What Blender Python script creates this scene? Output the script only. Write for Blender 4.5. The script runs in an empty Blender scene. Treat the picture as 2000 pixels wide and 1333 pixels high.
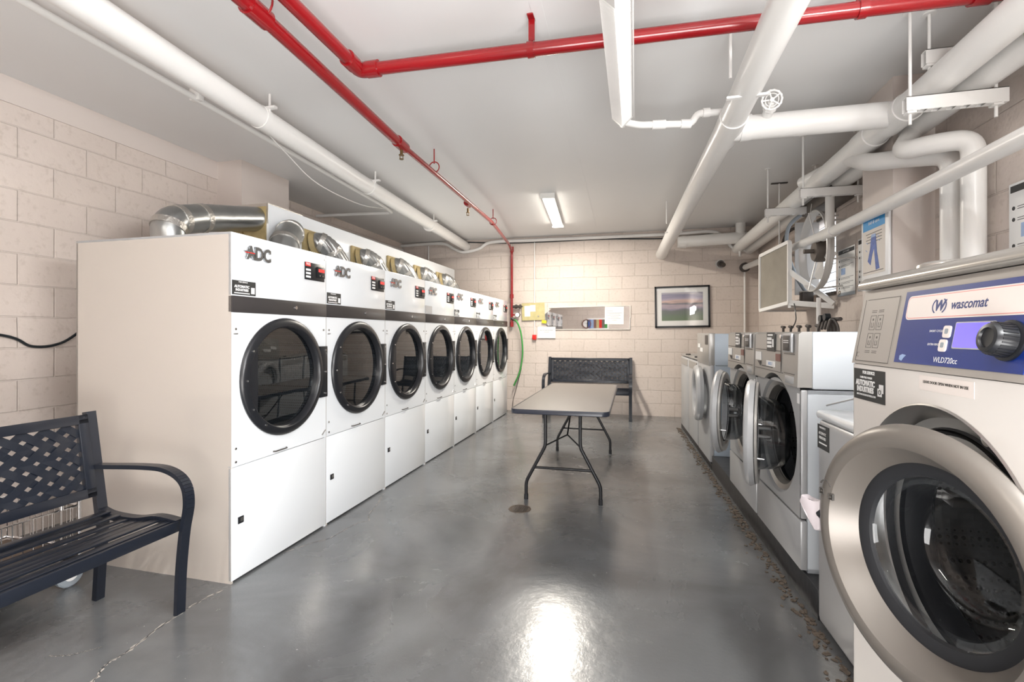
import bpy, bmesh, math, random
from mathutils import Vector, Matrix
random.seed(7)
sc = bpy.context.scene
C = sc.collection
R = math.radians
PI = math.pi

# ------------------------------------------------------------------ camera, light, exposure
YAW = R(14.32)
cam_d = bpy.data.cameras.new('camera')
cam_d.sensor_width = 36
cam_d.lens = 944 / 2000 * 36
cam_d.shift_y = -(666.5 - 652) / 2000
cam_d.clip_start = .05
cam = bpy.data.objects.new('camera', cam_d)
cam.location = (0, 0, 1.306)
cam.rotation_euler = (R(90), 0, YAW)
C.objects.link(cam)
sc.camera = cam
sc.view_settings.view_transform = 'Standard'
sc.view_settings.look = 'None'
sc.view_settings.gamma = 1
sc.view_settings.use_curve_mapping = False
sc.view_settings.exposure = 0.2
w = bpy.data.worlds.new('world')
sc.world = w
w.use_nodes = True
w.node_tree.nodes['Background'].inputs[0].default_value = (.86, .93, 1, 1)
w.node_tree.nodes['Background'].inputs[1].default_value = 2.5


def area(name, loc, rot, sx, sy, power, col):
    l = bpy.data.lights.new(name, 'AREA')
    l.shape = 'RECTANGLE'
    l.size, l.size_y = sx, sy
    l.energy = power
    l.color = col
    o = bpy.data.objects.new(name, l)
    o.location = loc
    o.rotation_euler = rot
    C.objects.link(o)
    return o


L_FIX = 88      # visible ceiling fixture
L_WALL = 85    # added, unseen wall strip right of the camera
L_CEIL = 55     # base power of the added, unseen ceiling strips behind the camera
L_UPLIGHT = 185   # added fill lamp without a fixture, near the floor, turned up at the ceiling
area('added_uplight', (.75, -1.1, .4), (R(146), 0, R(-6)), 2.6, 1.6, L_UPLIGHT, (1, .99, .975))  # added unseen area light, brightens the ceiling from below


# ------------------------------------------------------------------ materials
def mat(name, col, rough=.5, metal=0, bump=None, spec=.5, coat=0, var=None, emis=None):
    m = bpy.data.materials.new(name)
    m.use_nodes = True
    nt = m.node_tree
    b = nt.nodes['Principled BSDF']
    b.inputs['Base Color'].default_value = (*col, 1)
    b.inputs['Roughness'].default_value = rough
    b.inputs['Metallic'].default_value = metal
    b.inputs['Specular IOR Level'].default_value = spec
    b.inputs['Coat Weight'].default_value = coat
    b.inputs['Coat Roughness'].default_value = .08
    tc = nt.nodes.new('ShaderNodeTexCoord')
    if var is None:
        var = (3, .06)
    n = nt.nodes.new('ShaderNodeTexNoise')
    n.inputs['Scale'].default_value = var[0]
    n.inputs['Detail'].default_value = 4
    nt.links.new(tc.outputs['Object'], n.inputs['Vector'])
    mx = nt.nodes.new('ShaderNodeMix')
    mx.data_type = 'RGBA'
    mx.inputs['A'].default_value = (*[max(0, c * (1 - var[1])) for c in col], 1)
    mx.inputs['B'].default_value = (*[min(1, c * (1 + var[1])) for c in col], 1)
    nt.links.new(n.outputs['Fac'], mx.inputs['Factor'])
    nt.links.new(mx.outputs['Result'], b.inputs['Base Color'])
    if bump:
        n2 = nt.nodes.new('ShaderNodeTexNoise')
        n2.inputs['Scale'].default_value = bump[0]
        n2.inputs['Detail'].default_value = 6
        nt.links.new(tc.outputs['Object'], n2.inputs['Vector'])
        bp = nt.nodes.new('ShaderNodeBump')
        bp.inputs['Strength'].default_value = bump[1]
        bp.inputs['Distance'].default_value = .01
        nt.links.new(n2.outputs['Fac'], bp.inputs['Height'])
        nt.links.new(bp.outputs['Normal'], b.inputs['Normal'])
    if emis:
        b.inputs['Emission Color'].default_value = (*emis[0], 1)
        b.inputs['Emission Strength'].default_value = emis[1]
    return m


def glass(name, tint, rough=.02, ior=1.5, refl=1.0):
    m = bpy.data.materials.new(name)
    m.use_nodes = True
    nt = m.node_tree
    nt.nodes.clear()
    out = nt.nodes.new('ShaderNodeOutputMaterial')
    tr = nt.nodes.new('ShaderNodeBsdfTransparent')
    tr.inputs[0].default_value = (*tint, 1)
    gl = nt.nodes.new('ShaderNodeBsdfGlossy')
    gl.inputs['Roughness'].default_value = rough
    gl.inputs['Color'].default_value = (refl, refl, refl, 1)
    lw = nt.nodes.new('ShaderNodeLayerWeight')
    lw.inputs[0].default_value = .5
    pw = nt.nodes.new('ShaderNodeMath')
    pw.operation = 'POWER'
    pw.inputs[1].default_value = 4.5
    fr = nt.nodes.new('ShaderNodeMath')
    fr.operation = 'MULTIPLY_ADD'
    f0 = ((ior - 1) / (ior + 1)) ** 2 * 1.6
    fr.inputs[1].default_value = .8
    fr.inputs[2].default_value = f0
    nt.links.new(lw.outputs['Facing'], pw.inputs[0])
    nt.links.new(pw.outputs[0], fr.inputs[0])
    mx = nt.nodes.new('ShaderNodeMixShader')
    nt.links.new(fr.outputs[0], mx.inputs[0])
    nt.links.new(tr.outputs[0], mx.inputs[1])
    nt.links.new(gl.outputs[0], mx.inputs[2])
    nt.links.new(mx.outputs[0], out.inputs[0])
    return m


def block_wall(name, col, axis, off=(0, 0)):
    """painted concrete block, axis = which horizontal object axis runs along the wall"""
    m = bpy.data.materials.new(name)
    m.use_nodes = True
    nt = m.node_tree
    b = nt.nodes['Principled BSDF']
    b.inputs['Roughness'].default_value = .55
    b.inputs['Specular IOR Level'].default_value = .2
    tc = nt.nodes.new('ShaderNodeTexCoord')
    sp = nt.nodes.new('ShaderNodeSeparateXYZ')
    cb = nt.nodes.new('ShaderNodeCombineXYZ')
    nt.links.new(tc.outputs['Object'], sp.inputs[0])
    nt.links.new(sp.outputs[axis], cb.inputs[0])
    nt.links.new(sp.outputs['Z'], cb.inputs[1])
    # slight wobble of the joints
    nw = nt.nodes.new('ShaderNodeTexNoise')
    nw.inputs['Scale'].default_value = 3
    nt.links.new(tc.outputs['Object'], nw.inputs['Vector'])
    va = nt.nodes.new('ShaderNodeVectorMath')
    va.operation = 'MULTIPLY_ADD'
    va.inputs[1].default_value = (.012, .012, .012)
    nt.links.new(nw.outputs['Color'], va.inputs[0])
    nt.links.new(cb.outputs[0], va.inputs[2])
    br = nt.nodes.new('ShaderNodeTexBrick')
    br.offset = .5
    br.inputs['Scale'].default_value = 1
    br.inputs['Brick Width'].default_value = .405
    br.inputs['Row Height'].default_value = .203
    br.inputs['Mortar Size'].default_value = .006
    br.inputs['Mortar Smooth'].default_value = .55
    br.inputs['Color1'].default_value = (*col, 1)
    br.inputs['Color2'].default_value = (*[c * .955 for c in col], 1)
    br.inputs['Mortar'].default_value = (*[c * .93 for c in col], 1)
    nt.links.new(va.outputs[0], br.inputs['Vector'])
    # pits and brush marks
    n1 = nt.nodes.new('ShaderNodeTexNoise')
    n1.inputs['Scale'].default_value = 28
    n1.inputs['Detail'].default_value = 8
    nt.links.new(tc.outputs['Object'], n1.inputs['Vector'])
    n2 = nt.nodes.new('ShaderNodeTexNoise')
    n2.inputs['Scale'].default_value = 1.3
    n2.inputs['Detail'].default_value = 5
    nt.links.new(tc.outputs['Object'], n2.inputs['Vector'])
    rp = nt.nodes.new('ShaderNodeValToRGB')
    rp.color_ramp.elements[0].position = .30
    rp.color_ramp.elements[0].color = (.80, .78, .76, 1)
    rp.color_ramp.elements[1].position = .45
    rp.color_ramp.elements[1].color = (1, 1, 1, 1)
    nt.links.new(n1.outputs['Fac'], rp.inputs[0])
    mx = nt.nodes.new('ShaderNodeMix')
    mx.data_type = 'RGBA'
    mx.blend_type = 'MULTIPLY'
    mx.inputs['Factor'].default_value = .5
    nt.links.new(br.outputs['Color'], mx.inputs['A'])
    nt.links.new(rp.outputs['Color'], mx.inputs['B'])
    rp2 = nt.nodes.new('ShaderNodeValToRGB')
    rp2.color_ramp.elements[0].position = .3
    rp2.color_ramp.elements[0].color = (.93, .92, .91, 1)
    rp2.color_ramp.elements[1].position = .6
    rp2.color_ramp.elements[1].color = (1, 1, 1, 1)
    nt.links.new(n2.outputs['Fac'], rp2.inputs[0])
    mx2 = nt.nodes.new('ShaderNodeMix')
    mx2.data_type = 'RGBA'
    mx2.blend_type = 'MULTIPLY'
    mx2.inputs['Factor'].default_value = 1
    nt.links.new(mx.outputs['Result'], mx2.inputs['A'])
    nt.links.new(rp2.outputs['Color'], mx2.inputs['B'])
    nt.links.new(mx2.outputs['Result'], b.inputs['Base Color'])
    ma = nt.nodes.new('ShaderNodeMath')
    ma.operation = 'MULTIPLY_ADD'
    ma.inputs[1].default_value = .6
    nt.links.new(n1.outputs['Fac'], ma.inputs[0])
    iv = nt.nodes.new('ShaderNodeMath')
    iv.operation = 'SUBTRACT'
    iv.inputs[0].default_value = 1
    nt.links.new(br.outputs['Fac'], iv.inputs[1])
    nt.links.new(iv.outputs[0], ma.inputs[2])
    bp = nt.nodes.new('ShaderNodeBump')
    bp.inputs['Strength'].default_value = .7
    bp.inputs['Distance'].default_value = .007
    nt.links.new(ma.outputs[0], bp.inputs['Height'])
    nt.links.new(bp.outputs['Normal'], b.inputs['Normal'])
    return m


def floor_mat():
    m = bpy.data.materials.new('painted concrete floor')
    m.use_nodes = True
    nt = m.node_tree
    b = nt.nodes['Principled BSDF']
    tc = nt.nodes.new('ShaderNodeTexCoord')

    def noise(sc_, det, rough=.5, dist=0):
        n = nt.nodes.new('ShaderNodeTexNoise')
        n.inputs['Scale'].default_value = sc_
        n.inputs['Detail'].default_value = det
        n.inputs['Roughness'].default_value = rough
        n.inputs['Distortion'].default_value = dist
        nt.links.new(tc.outputs['Object'], n.inputs['Vector'])
        return n

    def ramp(n, p0, c0, p1, c1):
        r = nt.nodes.new('ShaderNodeValToRGB')
        r.color_ramp.elements[0].position = p0
        r.color_ramp.elements[0].color = (*c0, 1)
        r.color_ramp.elements[1].position = p1
        r.color_ramp.elements[1].color = (*c1, 1)
        nt.links.new(n.outputs['Fac'], r.inputs[0])
        return r
    base = ramp(noise(.9, 5, .55, .6), .36, (.078, .079, .081), .60, (.150, .157, .164))
    speck = ramp(noise(55, 3), .735, (0, 0, 0), .76, (1, 1, 1))
    worn = ramp(noise(7, 8, .7, 1), .68, (0, 0, 0), .74, (1, 1, 1))
    a = nt.nodes.new('ShaderNodeMix'); a.data_type = 'RGBA'
    nt.links.new(speck.outputs[0], a.inputs['Factor'])
    nt.links.new(base.outputs[0], a.inputs['A'])
    a.inputs['B'].default_value = (.36, .36, .35, 1)
    c = nt.nodes.new('ShaderNodeMix'); c.data_type = 'RGBA'
    sc1 = nt.nodes.new('ShaderNodeMath'); sc1.operation = 'MULTIPLY'; sc1.inputs[1].default_value = .25
    nt.links.new(worn.outputs[0], sc1.inputs[0])
    nt.links.new(sc1.outputs[0], c.inputs['Factor'])
    nt.links.new(a.outputs['Result'], c.inputs['A'])
    c.inputs['B'].default_value = (.05, .045, .04, 1)
    nt.links.new(c.outputs['Result'], b.inputs['Base Color'])
    rr = ramp(noise(1.8, 6, .6, .8), .3, (.16, .16, .16), .7, (.34, .34, .34))
    nt.links.new(rr.outputs[0], b.inputs['Roughness'])
    b.inputs['Specular IOR Level'].default_value = .55
    b.inputs['Coat Weight'].default_value = .35
    b.inputs['Coat Roughness'].default_value = .12
    bn = noise(14, 7, .65)
    bp = nt.nodes.new('ShaderNodeBump')
    bp.inputs['Strength'].default_value = .16
    bp.inputs['Distance'].default_value = .01
    nt.links.new(bn.outputs['Fac'], bp.inputs['Height'])
    nt.links.new(bp.outputs['Normal'], b.inputs['Normal'])
    nt.links.new(bp.outputs['Normal'], b.inputs['Coat Normal'])
    return m


def dotted(name, col, hole, scale, metal=.9, rough=.3, size=.28):
    """punched sheet metal: regular dark dots"""
    m = bpy.data.materials.new(name)
    m.use_nodes = True
    nt = m.node_tree
    b = nt.nodes['Principled BSDF']
    b.inputs['Metallic'].default_value = metal
    b.inputs['Roughness'].default_value = rough
    tc = nt.nodes.new('ShaderNodeTexCoord')
    v = nt.nodes.new('ShaderNodeTexVoronoi')
    v.inputs['Scale'].default_value = scale
    v.inputs['Randomness'].default_value = 0
    nt.links.new(tc.outputs['Object'], v.inputs['Vector'])
    r = nt.nodes.new('ShaderNodeValToRGB')
    r.color_ramp.elements[0].position = size
    r.color_ramp.elements[0].color = (*hole, 1)
    r.color_ramp.elements[1].position = size + .06
    r.color_ramp.elements[1].color = (*col, 1)
    nt.links.new(v.outputs['Distance'], r.inputs[0])
    nt.links.new(r.outputs[0], b.inputs['Base Color'])
    bp = nt.nodes.new('ShaderNodeBump')
    bp.inputs['Strength'].default_value = .6
    bp.inputs['Distance'].default_value = .004
    nt.links.new(v.outputs['Distance'], bp.inputs['Height'])
    nt.links.new(bp.outputs['Normal'], b.inputs['Normal'])
    return m


def ribbed(name, col, freq, axis='Z', metal=1, rough=.3, strength=.6):
    m = mat(name, col, rough, metal)
    nt = m.node_tree
    b = nt.nodes['Principled BSDF']
    tc = nt.nodes.new('ShaderNodeTexCoord')
    wv = nt.nodes.new('ShaderNodeTexWave')
    wv.bands_direction = axis
    wv.inputs['Scale'].default_value = freq
    wv.inputs['Distortion'].default_value = .6
    nt.links.new(tc.outputs['Object'], wv.inputs['Vector'])
    bp = nt.nodes.new('ShaderNodeBump')
    bp.inputs['Strength'].default_value = strength
    bp.inputs['Distance'].default_value = .006
    nt.links.new(wv.outputs['Fac'], bp.inputs['Height'])
    nt.links.new(bp.outputs['Normal'], b.inputs['Normal'])
    return m


WALLC = (.67, .59, .54)
M = dict(
    ceil=mat('painted ceiling', (.78, .775, .77), .42, bump=(2.2, .10), var=(1.1, .03)),
    wall_l=block_wall('painted blocks left', WALLC, 'Y'),
    wall_b=block_wall('painted blocks back', WALLC, 'X'),
    wall_r=block_wall('painted blocks right', WALLC, 'Y'),
    plaster=mat('pinkish plaster', (.66, .59, .55), .5, bump=(9, .2), var=(2, .04)),
    floor=floor_mat(),
    white_pipe=mat('white pipe paint', (.80, .785, .765), .30, bump=(14, .14), var=(5, .03)),
    red_pipe=mat('red gloss paint', (.26, .005, .008), .22, coat=.4, bump=(30, .06)),
    brass=mat('aged brass', (.20, .13, .06), .35, 1),
    enamel=mat('white enamel', (.79, .82, .85), .16, coat=.5, var=(1, .01)),
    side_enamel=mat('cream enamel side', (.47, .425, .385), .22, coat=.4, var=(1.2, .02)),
    band=mat('dark brown band', (.040, .036, .036), .32),
    black=mat('black gloss plastic', (.012, .013, .016), .32, var=(20, .1)),
    blackm=mat('black satin', (.010, .010, .012), .40),
    rubber=mat('black rubber', (.012, .013, .016), .6),
    bench=mat('blue black powder coat', (.009, .012, .020), .34, coat=.12),
    logo=mat('dull chrome letters', (.42, .43, .44), .25, 1),
    chrome=mat('chrome', (.75, .75, .76), .12, 1),
    steel=mat('brushed steel', (.52, .50, .48), .3, 1, var=(8, .1)),
    galv=mat('galvanised duct', (.40, .41, .41), .34, 1, bump=(9, .3), var=(6, .2)),
    flex=ribbed('flexible foil duct', (.36, .36, .355), 9, 'DIAGONAL', .9, .42, .8),
    foil=mat('foil tape', (.58, .56, .53), .36, 1, bump=(35, .8)),
    foam=mat('yellow sealing foam', (.40, .31, .15), .65, bump=(25, .9), var=(9, .4)),
    taupe=mat('taupe table laminate', (.150, .130, .116), .40, var=(40, .06)),
    navy=mat('navy vinyl edge', (.022, .026, .040), .3),
    silver=mat('silver grey plastic', (.40, .385, .365), .32, .35, var=(2, .02)),
    silver2=mat('pale silver paint', (.47, .475, .485), .34, .25, var=(2, .02)),
    bluegrey=mat('blue grey side panel', (.42, .49, .57), .35, var=(2, .02)),
    palegrey=mat('pale washer side', (.60, .64, .68), .33, var=(2, .02)),
    taupe_metal=mat('taupe satin door ring', (.165, .147, .130), .36, .35, var=(3, .04)),
    cap_metal=mat('satin silver cap', (.52, .49, .45), .24, .75, var=(3, .04)),
    graypanel=mat('warm grey control panel', (.38, .35, .32), .42, .1, var=(3, .02)),
    darkline=mat('dark print', (.07, .065, .06), .5),
    blue=mat('royal blue panel', (.004, .024, .19), .34, coat=.1),
    cream=mat('cream label', (.83, .76, .72), .35),
    pink=mat('pink border', (.80, .36, .33), .4),
    bluetext=mat('blue print', (.012, .030, .16), .35),
    lcd=mat('lit blue display', (.12, .10, .8), .2, emis=((.18, .14, 1.0), 1.0)),
    redlcd=mat('red led digits', (.6, .02, .02), .3, emis=((1, .05, .04), 1.0)),
    redp=mat('red plastic', (.70, .02, .015), .35),
    paper=mat('white paper', (.80, .80, .79), .6, var=(4, .02)),
    paperw=mat('warm paper', (.70, .65, .60), .5, var=(4, .03)),
    ink=mat('black ink', (.03, .03, .03), .5),
    white=mat('white print', (.85, .85, .85), .4),
    skyblue=mat('bright blue print', (.02, .30, .66), .4),
    denim=mat('denim blue print', (.08, .14, .42), .5, var=(30, .5)),
    lightblue=mat('pale blue print', (.30, .42, .66), .5, var=(30, .3)),
    yellow=mat('yellow adhesive sheet', (.50, .44, .22), .45, var=(14, .25)),
    brightyellow=mat('bright yellow note', (.85, .70, .02), .5),
    green=mat('green hose rubber', (.05, .30, .06), .35),
    iron=mat('dark iron', (.10, .09, .085), .5, .6),
    pad=mat('black painted plinth', (.018, .018, .020), .4, bump=(20, .3)),
    debris=mat('chipped paint and lint', (.11, .085, .065), .8, bump=(40, 1), var=(25, .6)),
    crack=mat('chipped crack filler', (.40, .37, .34), .7, bump=(60, 1), var=(60, .6)),
    crackd=mat('dark crack', (.04, .04, .04), .8),
    drum=dotted('punched steel drum', (.20, .20, .20), (.03, .03, .03), 52, .9, .3, .26),
    ddrum=dotted('punched dryer drum', (.26, .27, .29), (.02, .02, .02), 70, .8, .4, .3),
    mesh=mat('dirty filter mesh', (.30, .27, .225), .8, bump=(300, .5), var=(6, .22)),
    glass=glass('door glass', (.60, .66, .68), .01, 1.6),
    dglass=glass('dryer glass', (.42, .47, .50), .01, 1.75),
    bowl=glass('moulded glass bowl', (.88, .89, .90), .015, 1.33),
    smoke=glass('smoky glass bowl', (.42, .44, .46), .02, 1.4),
    picglass=glass('picture glass', (.97, .97, .97), .01, 1.45),
    mirror=mat('mirror', (.62, .61, .60), .02, 1),
    lamp_e=mat('lit diffuser', (.9, .9, .85), .4, emis=((1, .93, .82), 22)),
    lamp_w=mat('white lamp housing', (.75, .74, .71), .4),
    fanw=mat('fan white metal', (.66, .645, .63), .34, .2, bump=(10, .2), var=(6, .06)),
    fandark=mat('greasy fan motor', (.13, .11, .095), .5, .3, var=(12, .4)),
    verdi=mat('pale green insulation', (.46, .56, .48), .5, bump=(18, .4)),
    sage=mat('torn sage tape', (.33, .36, .22), .6, bump=(18, .4)),
    lilac=mat('pale lilac plastic', (.54, .49, .51), .35),
    basemetal=mat('cart wood tray', (.13, .09, .065), .6),
    washwhite=mat('washer white', (.80, .765, .73), .22, coat=.3, var=(1, .01)),
    brown=mat('brown sticker', (.22, .10, .08), .5),
    hosegrey=mat('grey hose', (.30, .34, .38), .4),
    hoseblk=mat('black hose', (.015, .02, .024), .3),
)


def picture_mat():
    m = bpy.data.materials.new('landscape photograph')
    m.use_nodes = True
    nt = m.node_tree
    b = nt.nodes['Principled BSDF']
    b.inputs['Roughness'].default_value = .4
    tc = nt.nodes.new('ShaderNodeTexCoord')
    mp = nt.nodes.new('ShaderNodeMapping')
    mp.inputs['Scale'].default_value = (.8, 1, 5)
    nt.links.new(tc.outputs['Object'], mp.inputs[0])
    n = nt.nodes.new('ShaderNodeTexNoise')
    n.inputs['Scale'].default_value = 3
    n.inputs['Detail'].default_value = 6
    nt.links.new(mp.outputs[0], n.inputs['Vector'])
    sp = nt.nodes.new('ShaderNodeSeparateXYZ')
    nt.links.new(tc.outputs['Object'], sp.inputs[0])
    a = nt.nodes.new('ShaderNodeMath'); a.operation = 'MULTIPLY_ADD'
    a.inputs[1].default_value = .16
    nt.links.new(n.outputs['Fac'], a.inputs[0])
    nt.links.new(sp.outputs['Z'], a.inputs[2])
    mr = nt.nodes.new('ShaderNodeMapRange')
    mr.inputs[1].default_value = -.17
    mr.inputs[2].default_value = .33
    nt.links.new(a.outputs[0], mr.inputs[0])
    r = nt.nodes.new('ShaderNodeValToRGB')
    cr = r.color_ramp
    cr.elements[0].position = 0; cr.elements[0].color = (.05, .13, .03, 1)
    cr.elements[1].position = 1; cr.elements[1].color = (.16, .22, .38, 1)
    for p, c in ((.25, (.04, .10, .05)), (.40, (.05, .08, .08)), (.46, (.20, .18, .26)), (.52, (.42, .33, .38)),
                 (.60, (.09, .10, .14)), (.66, (.62, .42, .36)), (.76, (.34, .30, .42)), (.86, (.18, .19, .30)), (.93, (.45, .42, .48))):
        e = cr.elements.new(p); e.color = (*c, 1)
    nt.links.new(mr.outputs[0], r.inputs[0])
    nt.links.new(r.outputs[0], b.inputs['Base Color'])
    return m


M['picture'] = picture_mat()


# ------------------------------------------------------------------ mesh builder
def frame_from(d):
    d = d.normalized()
    u = Vector((0, 0, 1)) if abs(d.z) < .95 else Vector((1, 0, 0))
    a = d.cross(u).normalized()
    return a, d.cross(a).normalized()


class MB:
    def __init__(s):
        s.b = bmesh.new()
        s.mi = 0

    def _f(s, vs):
        try:
            f = s.b.faces.new(vs)
            f.material_index = s.mi
            return f
        except ValueError:
            return None

    def box(s, x0, x1, y0, y1, z0, z1, bev=0, seg=2):
        x0, x1 = sorted((x0, x1)); y0, y1 = sorted((y0, y1)); z0, z1 = sorted((z0, z1))
        v = [s.b.verts.new(p) for p in ((x0, y0, z0), (x1, y0, z0), (x1, y1, z0), (x0, y1, z0),
                                        (x0, y0, z1), (x1, y0, z1), (x1, y1, z1), (x0, y1, z1))]
        fs = [s._f([v[i] for i in q]) for q in ((3, 2, 1, 0), (4, 5, 6, 7), (0, 1, 5, 4), (1, 2, 6, 5), (2, 3, 7, 6), (3, 0, 4, 7))]
        if bev:
            es = list({e for f in fs for e in f.edges})
            r = bmesh.ops.bevel(s.b, geom=es, offset=bev, segments=seg, profile=.5, affect='EDGES')
            for f in r['faces']:
                f.material_index = s.mi
        return s

    def obox(s, p, q, wd, ht, up=(0, 0, 1)):
        """bar of rectangular section between two points; ht is measured along up"""
        p, q = Vector(p), Vector(q)
        d = (q - p).normalized()
        u = Vector(up)
        a = d.cross(u).normalized()
        u = a.cross(d).normalized()
        vs = []
        for e in (p, q):
            for i, j in ((-1, -1), (1, -1), (1, 1), (-1, 1)):
                vs.append(s.b.verts.new(e + a * i * wd / 2 + u * j * ht / 2))
        for qd in ((0, 1, 2, 3), (7, 6, 5, 4), (0, 4, 5, 1), (1, 5, 6, 2), (2, 6, 7, 3), (3, 7, 4, 0)):
            s._f([vs[i] for i in qd])
        return s

    def sweep(s, pts, rads, n=16, caps=True, sq=None):
        pts = [Vector(p) for p in pts]
        if not hasattr(rads, '__len__'):
            rads = [rads] * len(pts)
        d0 = (pts[1] - pts[0]).normalized()
        a, b = frame_from(d0)
        rings = []
        for i, p in enumerate(pts):
            if i == 0: d = pts[1] - pts[0]
            elif i == len(pts) - 1: d = pts[-1] - pts[-2]
            else: d = (pts[i + 1] - pts[i]).normalized() + (pts[i] - pts[i - 1]).normalized()
            d = d.normalized() if d.length > 1e-9 else d0
            a = (a - d * a.dot(d)).normalized()
            b = d.cross(a)
            rg = []
            for k in range(n):
                t = 2 * PI * k / n
                rg.append(s.b.verts.new(p + (a * math.cos(t) + b * math.sin(t)) * rads[i]))
            rings.append(rg)
        for i in range(len(rings) - 1):
            for k in range(n):
                s._f([rings[i][k], rings[i][(k + 1) % n], rings[i + 1][(k + 1) % n], rings[i + 1][k]])
        if caps:
            s._f(rings[0][::-1]); s._f(rings[-1])
        return s

    def cyl(s, p, q, r, n=20, r2=None, caps=True):
        return s.sweep([p, q], [r, r if r2 is None else r2], n, caps)

    def tube(s, pts, r, n=14, fil=0, caps=True, seg=6):
        return s.sweep(fillet(pts, fil, seg) if fil else pts, r, n, caps)

    def lathe(s, prof, o=(0, 0, 0), d=(1, 0, 0), n=48, closed=False):
        """prof: (distance along d, radius)"""
        o = Vector(o); d = Vector(d).normalized()
        a, b = frame_from(d)
        rings = []
        for x, r in prof:
            if r < 1e-6:
                rings.append([s.b.verts.new(o + d * x)])
            else:
                rings.append([s.b.verts.new(o + d * x + (a * math.cos(2 * PI * k / n) + b * math.sin(2 * PI * k / n)) * r) for k in range(n)])
        m = len(rings)
        for i in range(m if closed else m - 1):
            p, q = rings[i], rings[(i + 1) % m]
            if len(p) == 1 and len(q) == 1: continue
            for k in range(n):
                k2 = (k + 1) % n
                if len(p) == 1: s._f([p[0], q[k2], q[k]])
                elif len(q) == 1: s._f([p[k], p[k2], q[0]])
                else: s._f([p[k], p[k2], q[k2], q[k]])
        return s

    def prism(s, poly, ext):
        ext = Vector(ext)
        v0 = [s.b.verts.new(Vector(p)) for p in poly]
        v1 = [s.b.verts.new(Vector(p) + ext) for p in poly]
        s._f(v0[::-1]); s._f(v1)
        n = len(poly)
        for i in range(n):
            s._f([v0[i], v0[(i + 1) % n], v1[(i + 1) % n], v1[i]])
        return s

    def ring(s, o, d, r, t, n=32):
        """torus"""
        o = Vector(o); a, b = frame_from(Vector(d))
        pts = [o + (a * math.cos(2 * PI * k / n) + b * math.sin(2 * PI * k / n)) * r for k in range(n + 1)]
        return s.sweep(pts, t, 8, False)

    def quad(s, *ps):
        s._f([s.b.verts.new(Vector(p)) for p in ps])
        return s

    def holed(s, x, y0, y1, z0, z1, cy, cz, r, n=64):
        """rectangle in the plane x with a round hole"""
        inn, out = [], []
        for k in range(n):
            t = 2 * PI * (k + .5) / n
            c, q = math.cos(t), math.sin(t)
            inn.append(s.b.verts.new((x, cy + r * c, cz + r * q)))
            m = 1e9
            if c > 1e-9: m = min(m, (y1 - cy) / c)
            if c < -1e-9: m = min(m, (y0 - cy) / c)
            if q > 1e-9: m = min(m, (z1 - cz) / q)
            if q < -1e-9: m = min(m, (z0 - cz) / q)
            out.append((cy + m * c, cz + m * q))
        # snap the nearest ray to every corner
        for cr in ((y0, z0), (y1, z0), (y1, z1), (y0, z1)):
            i = min(range(n), key=lambda k: (out[k][0] - cr[0]) ** 2 + (out[k][1] - cr[1]) ** 2)
            out[i] = cr
        out = [s.b.verts.new((x, a, b)) for a, b in out]
        for k in range(n):
            s._f([inn[k], inn[(k + 1) % n], out[(k + 1) % n], out[k]])
        return s

    def build(s, name, mats, parent=None, loc=None, rot=None, smooth=True, ang=38):
        me = bpy.data.meshes.new(name)
        bmesh.ops.recalc_face_normals(s.b, faces=s.b.faces)
        s.b.to_mesh(me)
        s.b.free()
        if not isinstance(mats, (list, tuple)): mats = [mats]
        for m in mats:
            me.materials.append(M[m] if isinstance(m, str) else m)
        if smooth:
            me.polygons.foreach_set('use_smooth', [True] * len(me.polygons))
            me.set_sharp_from_angle(angle=R(ang))
        o = bpy.data.objects.new(name, me)
        C.objects.link(o)
        if parent: o.parent = parent
        if loc is not None: o.location = loc
        if rot is not None: o.rotation_euler = rot
        return o


def fillet(pts, r, seg=6):
    pts = [Vector(p) for p in pts]
    out = [pts[0]]
    for i in range(1, len(pts) - 1):
        p, c, n = pts[i - 1], pts[i], pts[i + 1]
        a = (p - c); b = (n - c)
        rr = min(r, a.length * .48, b.length * .48)
        A = c + a.normalized() * rr; B = c + b.normalized() * rr
        for k in range(seg + 1):
            t = k / seg
            out.append(A * (1 - t) ** 2 + c * 2 * t * (1 - t) + B * t * t)
    out.append(pts[-1])
    return out


def bez(pts, n=24):
    """Catmull-Rom through the points"""
    P = [Vector(p) for p in pts]
    P = [P[0] * 2 - P[1]] + P + [P[-1] * 2 - P[-2]]
    out = []
    per = max(2, n // (len(P) - 3))
    for i in range(1, len(P) - 2):
        for k in range(per):
            t = k / per
            a, b, c, d = P[i - 1:i + 3]
            out.append(.5 * (2 * b + (c - a) * t + (2 * a - 5 * b + 4 * c - d) * t * t + (3 * b - a - 3 * c + d) * t ** 3))
    out.append(P[-2])
    return out


def tag(o, label=None, cat=None, group=None, kind=None):
    if label: o['label'] = label
    if cat: o['category'] = cat
    if group: o['group'] = group
    if kind: o['kind'] = kind
    return o


def thing(name, label, cat, loc=(0, 0, 0), rz=0, group=None):
    o = bpy.data.objects.new(name, None)
    o.empty_display_size = .05
    o.location = loc
    o.rotation_euler = (0, 0, rz)
    C.objects.link(o)
    return tag(o, label, cat, group)


def struct(o):
    o['kind'] = 'structure'
    return o


def copy_tree(o, parent=None):
    c = o.copy()
    C.objects.link(c)
    if parent: c.parent = parent
    for ch in [x for x in list(C.objects) if x.parent == o]:
        copy_tree(ch, c)
    return c


_tm = {}


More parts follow.
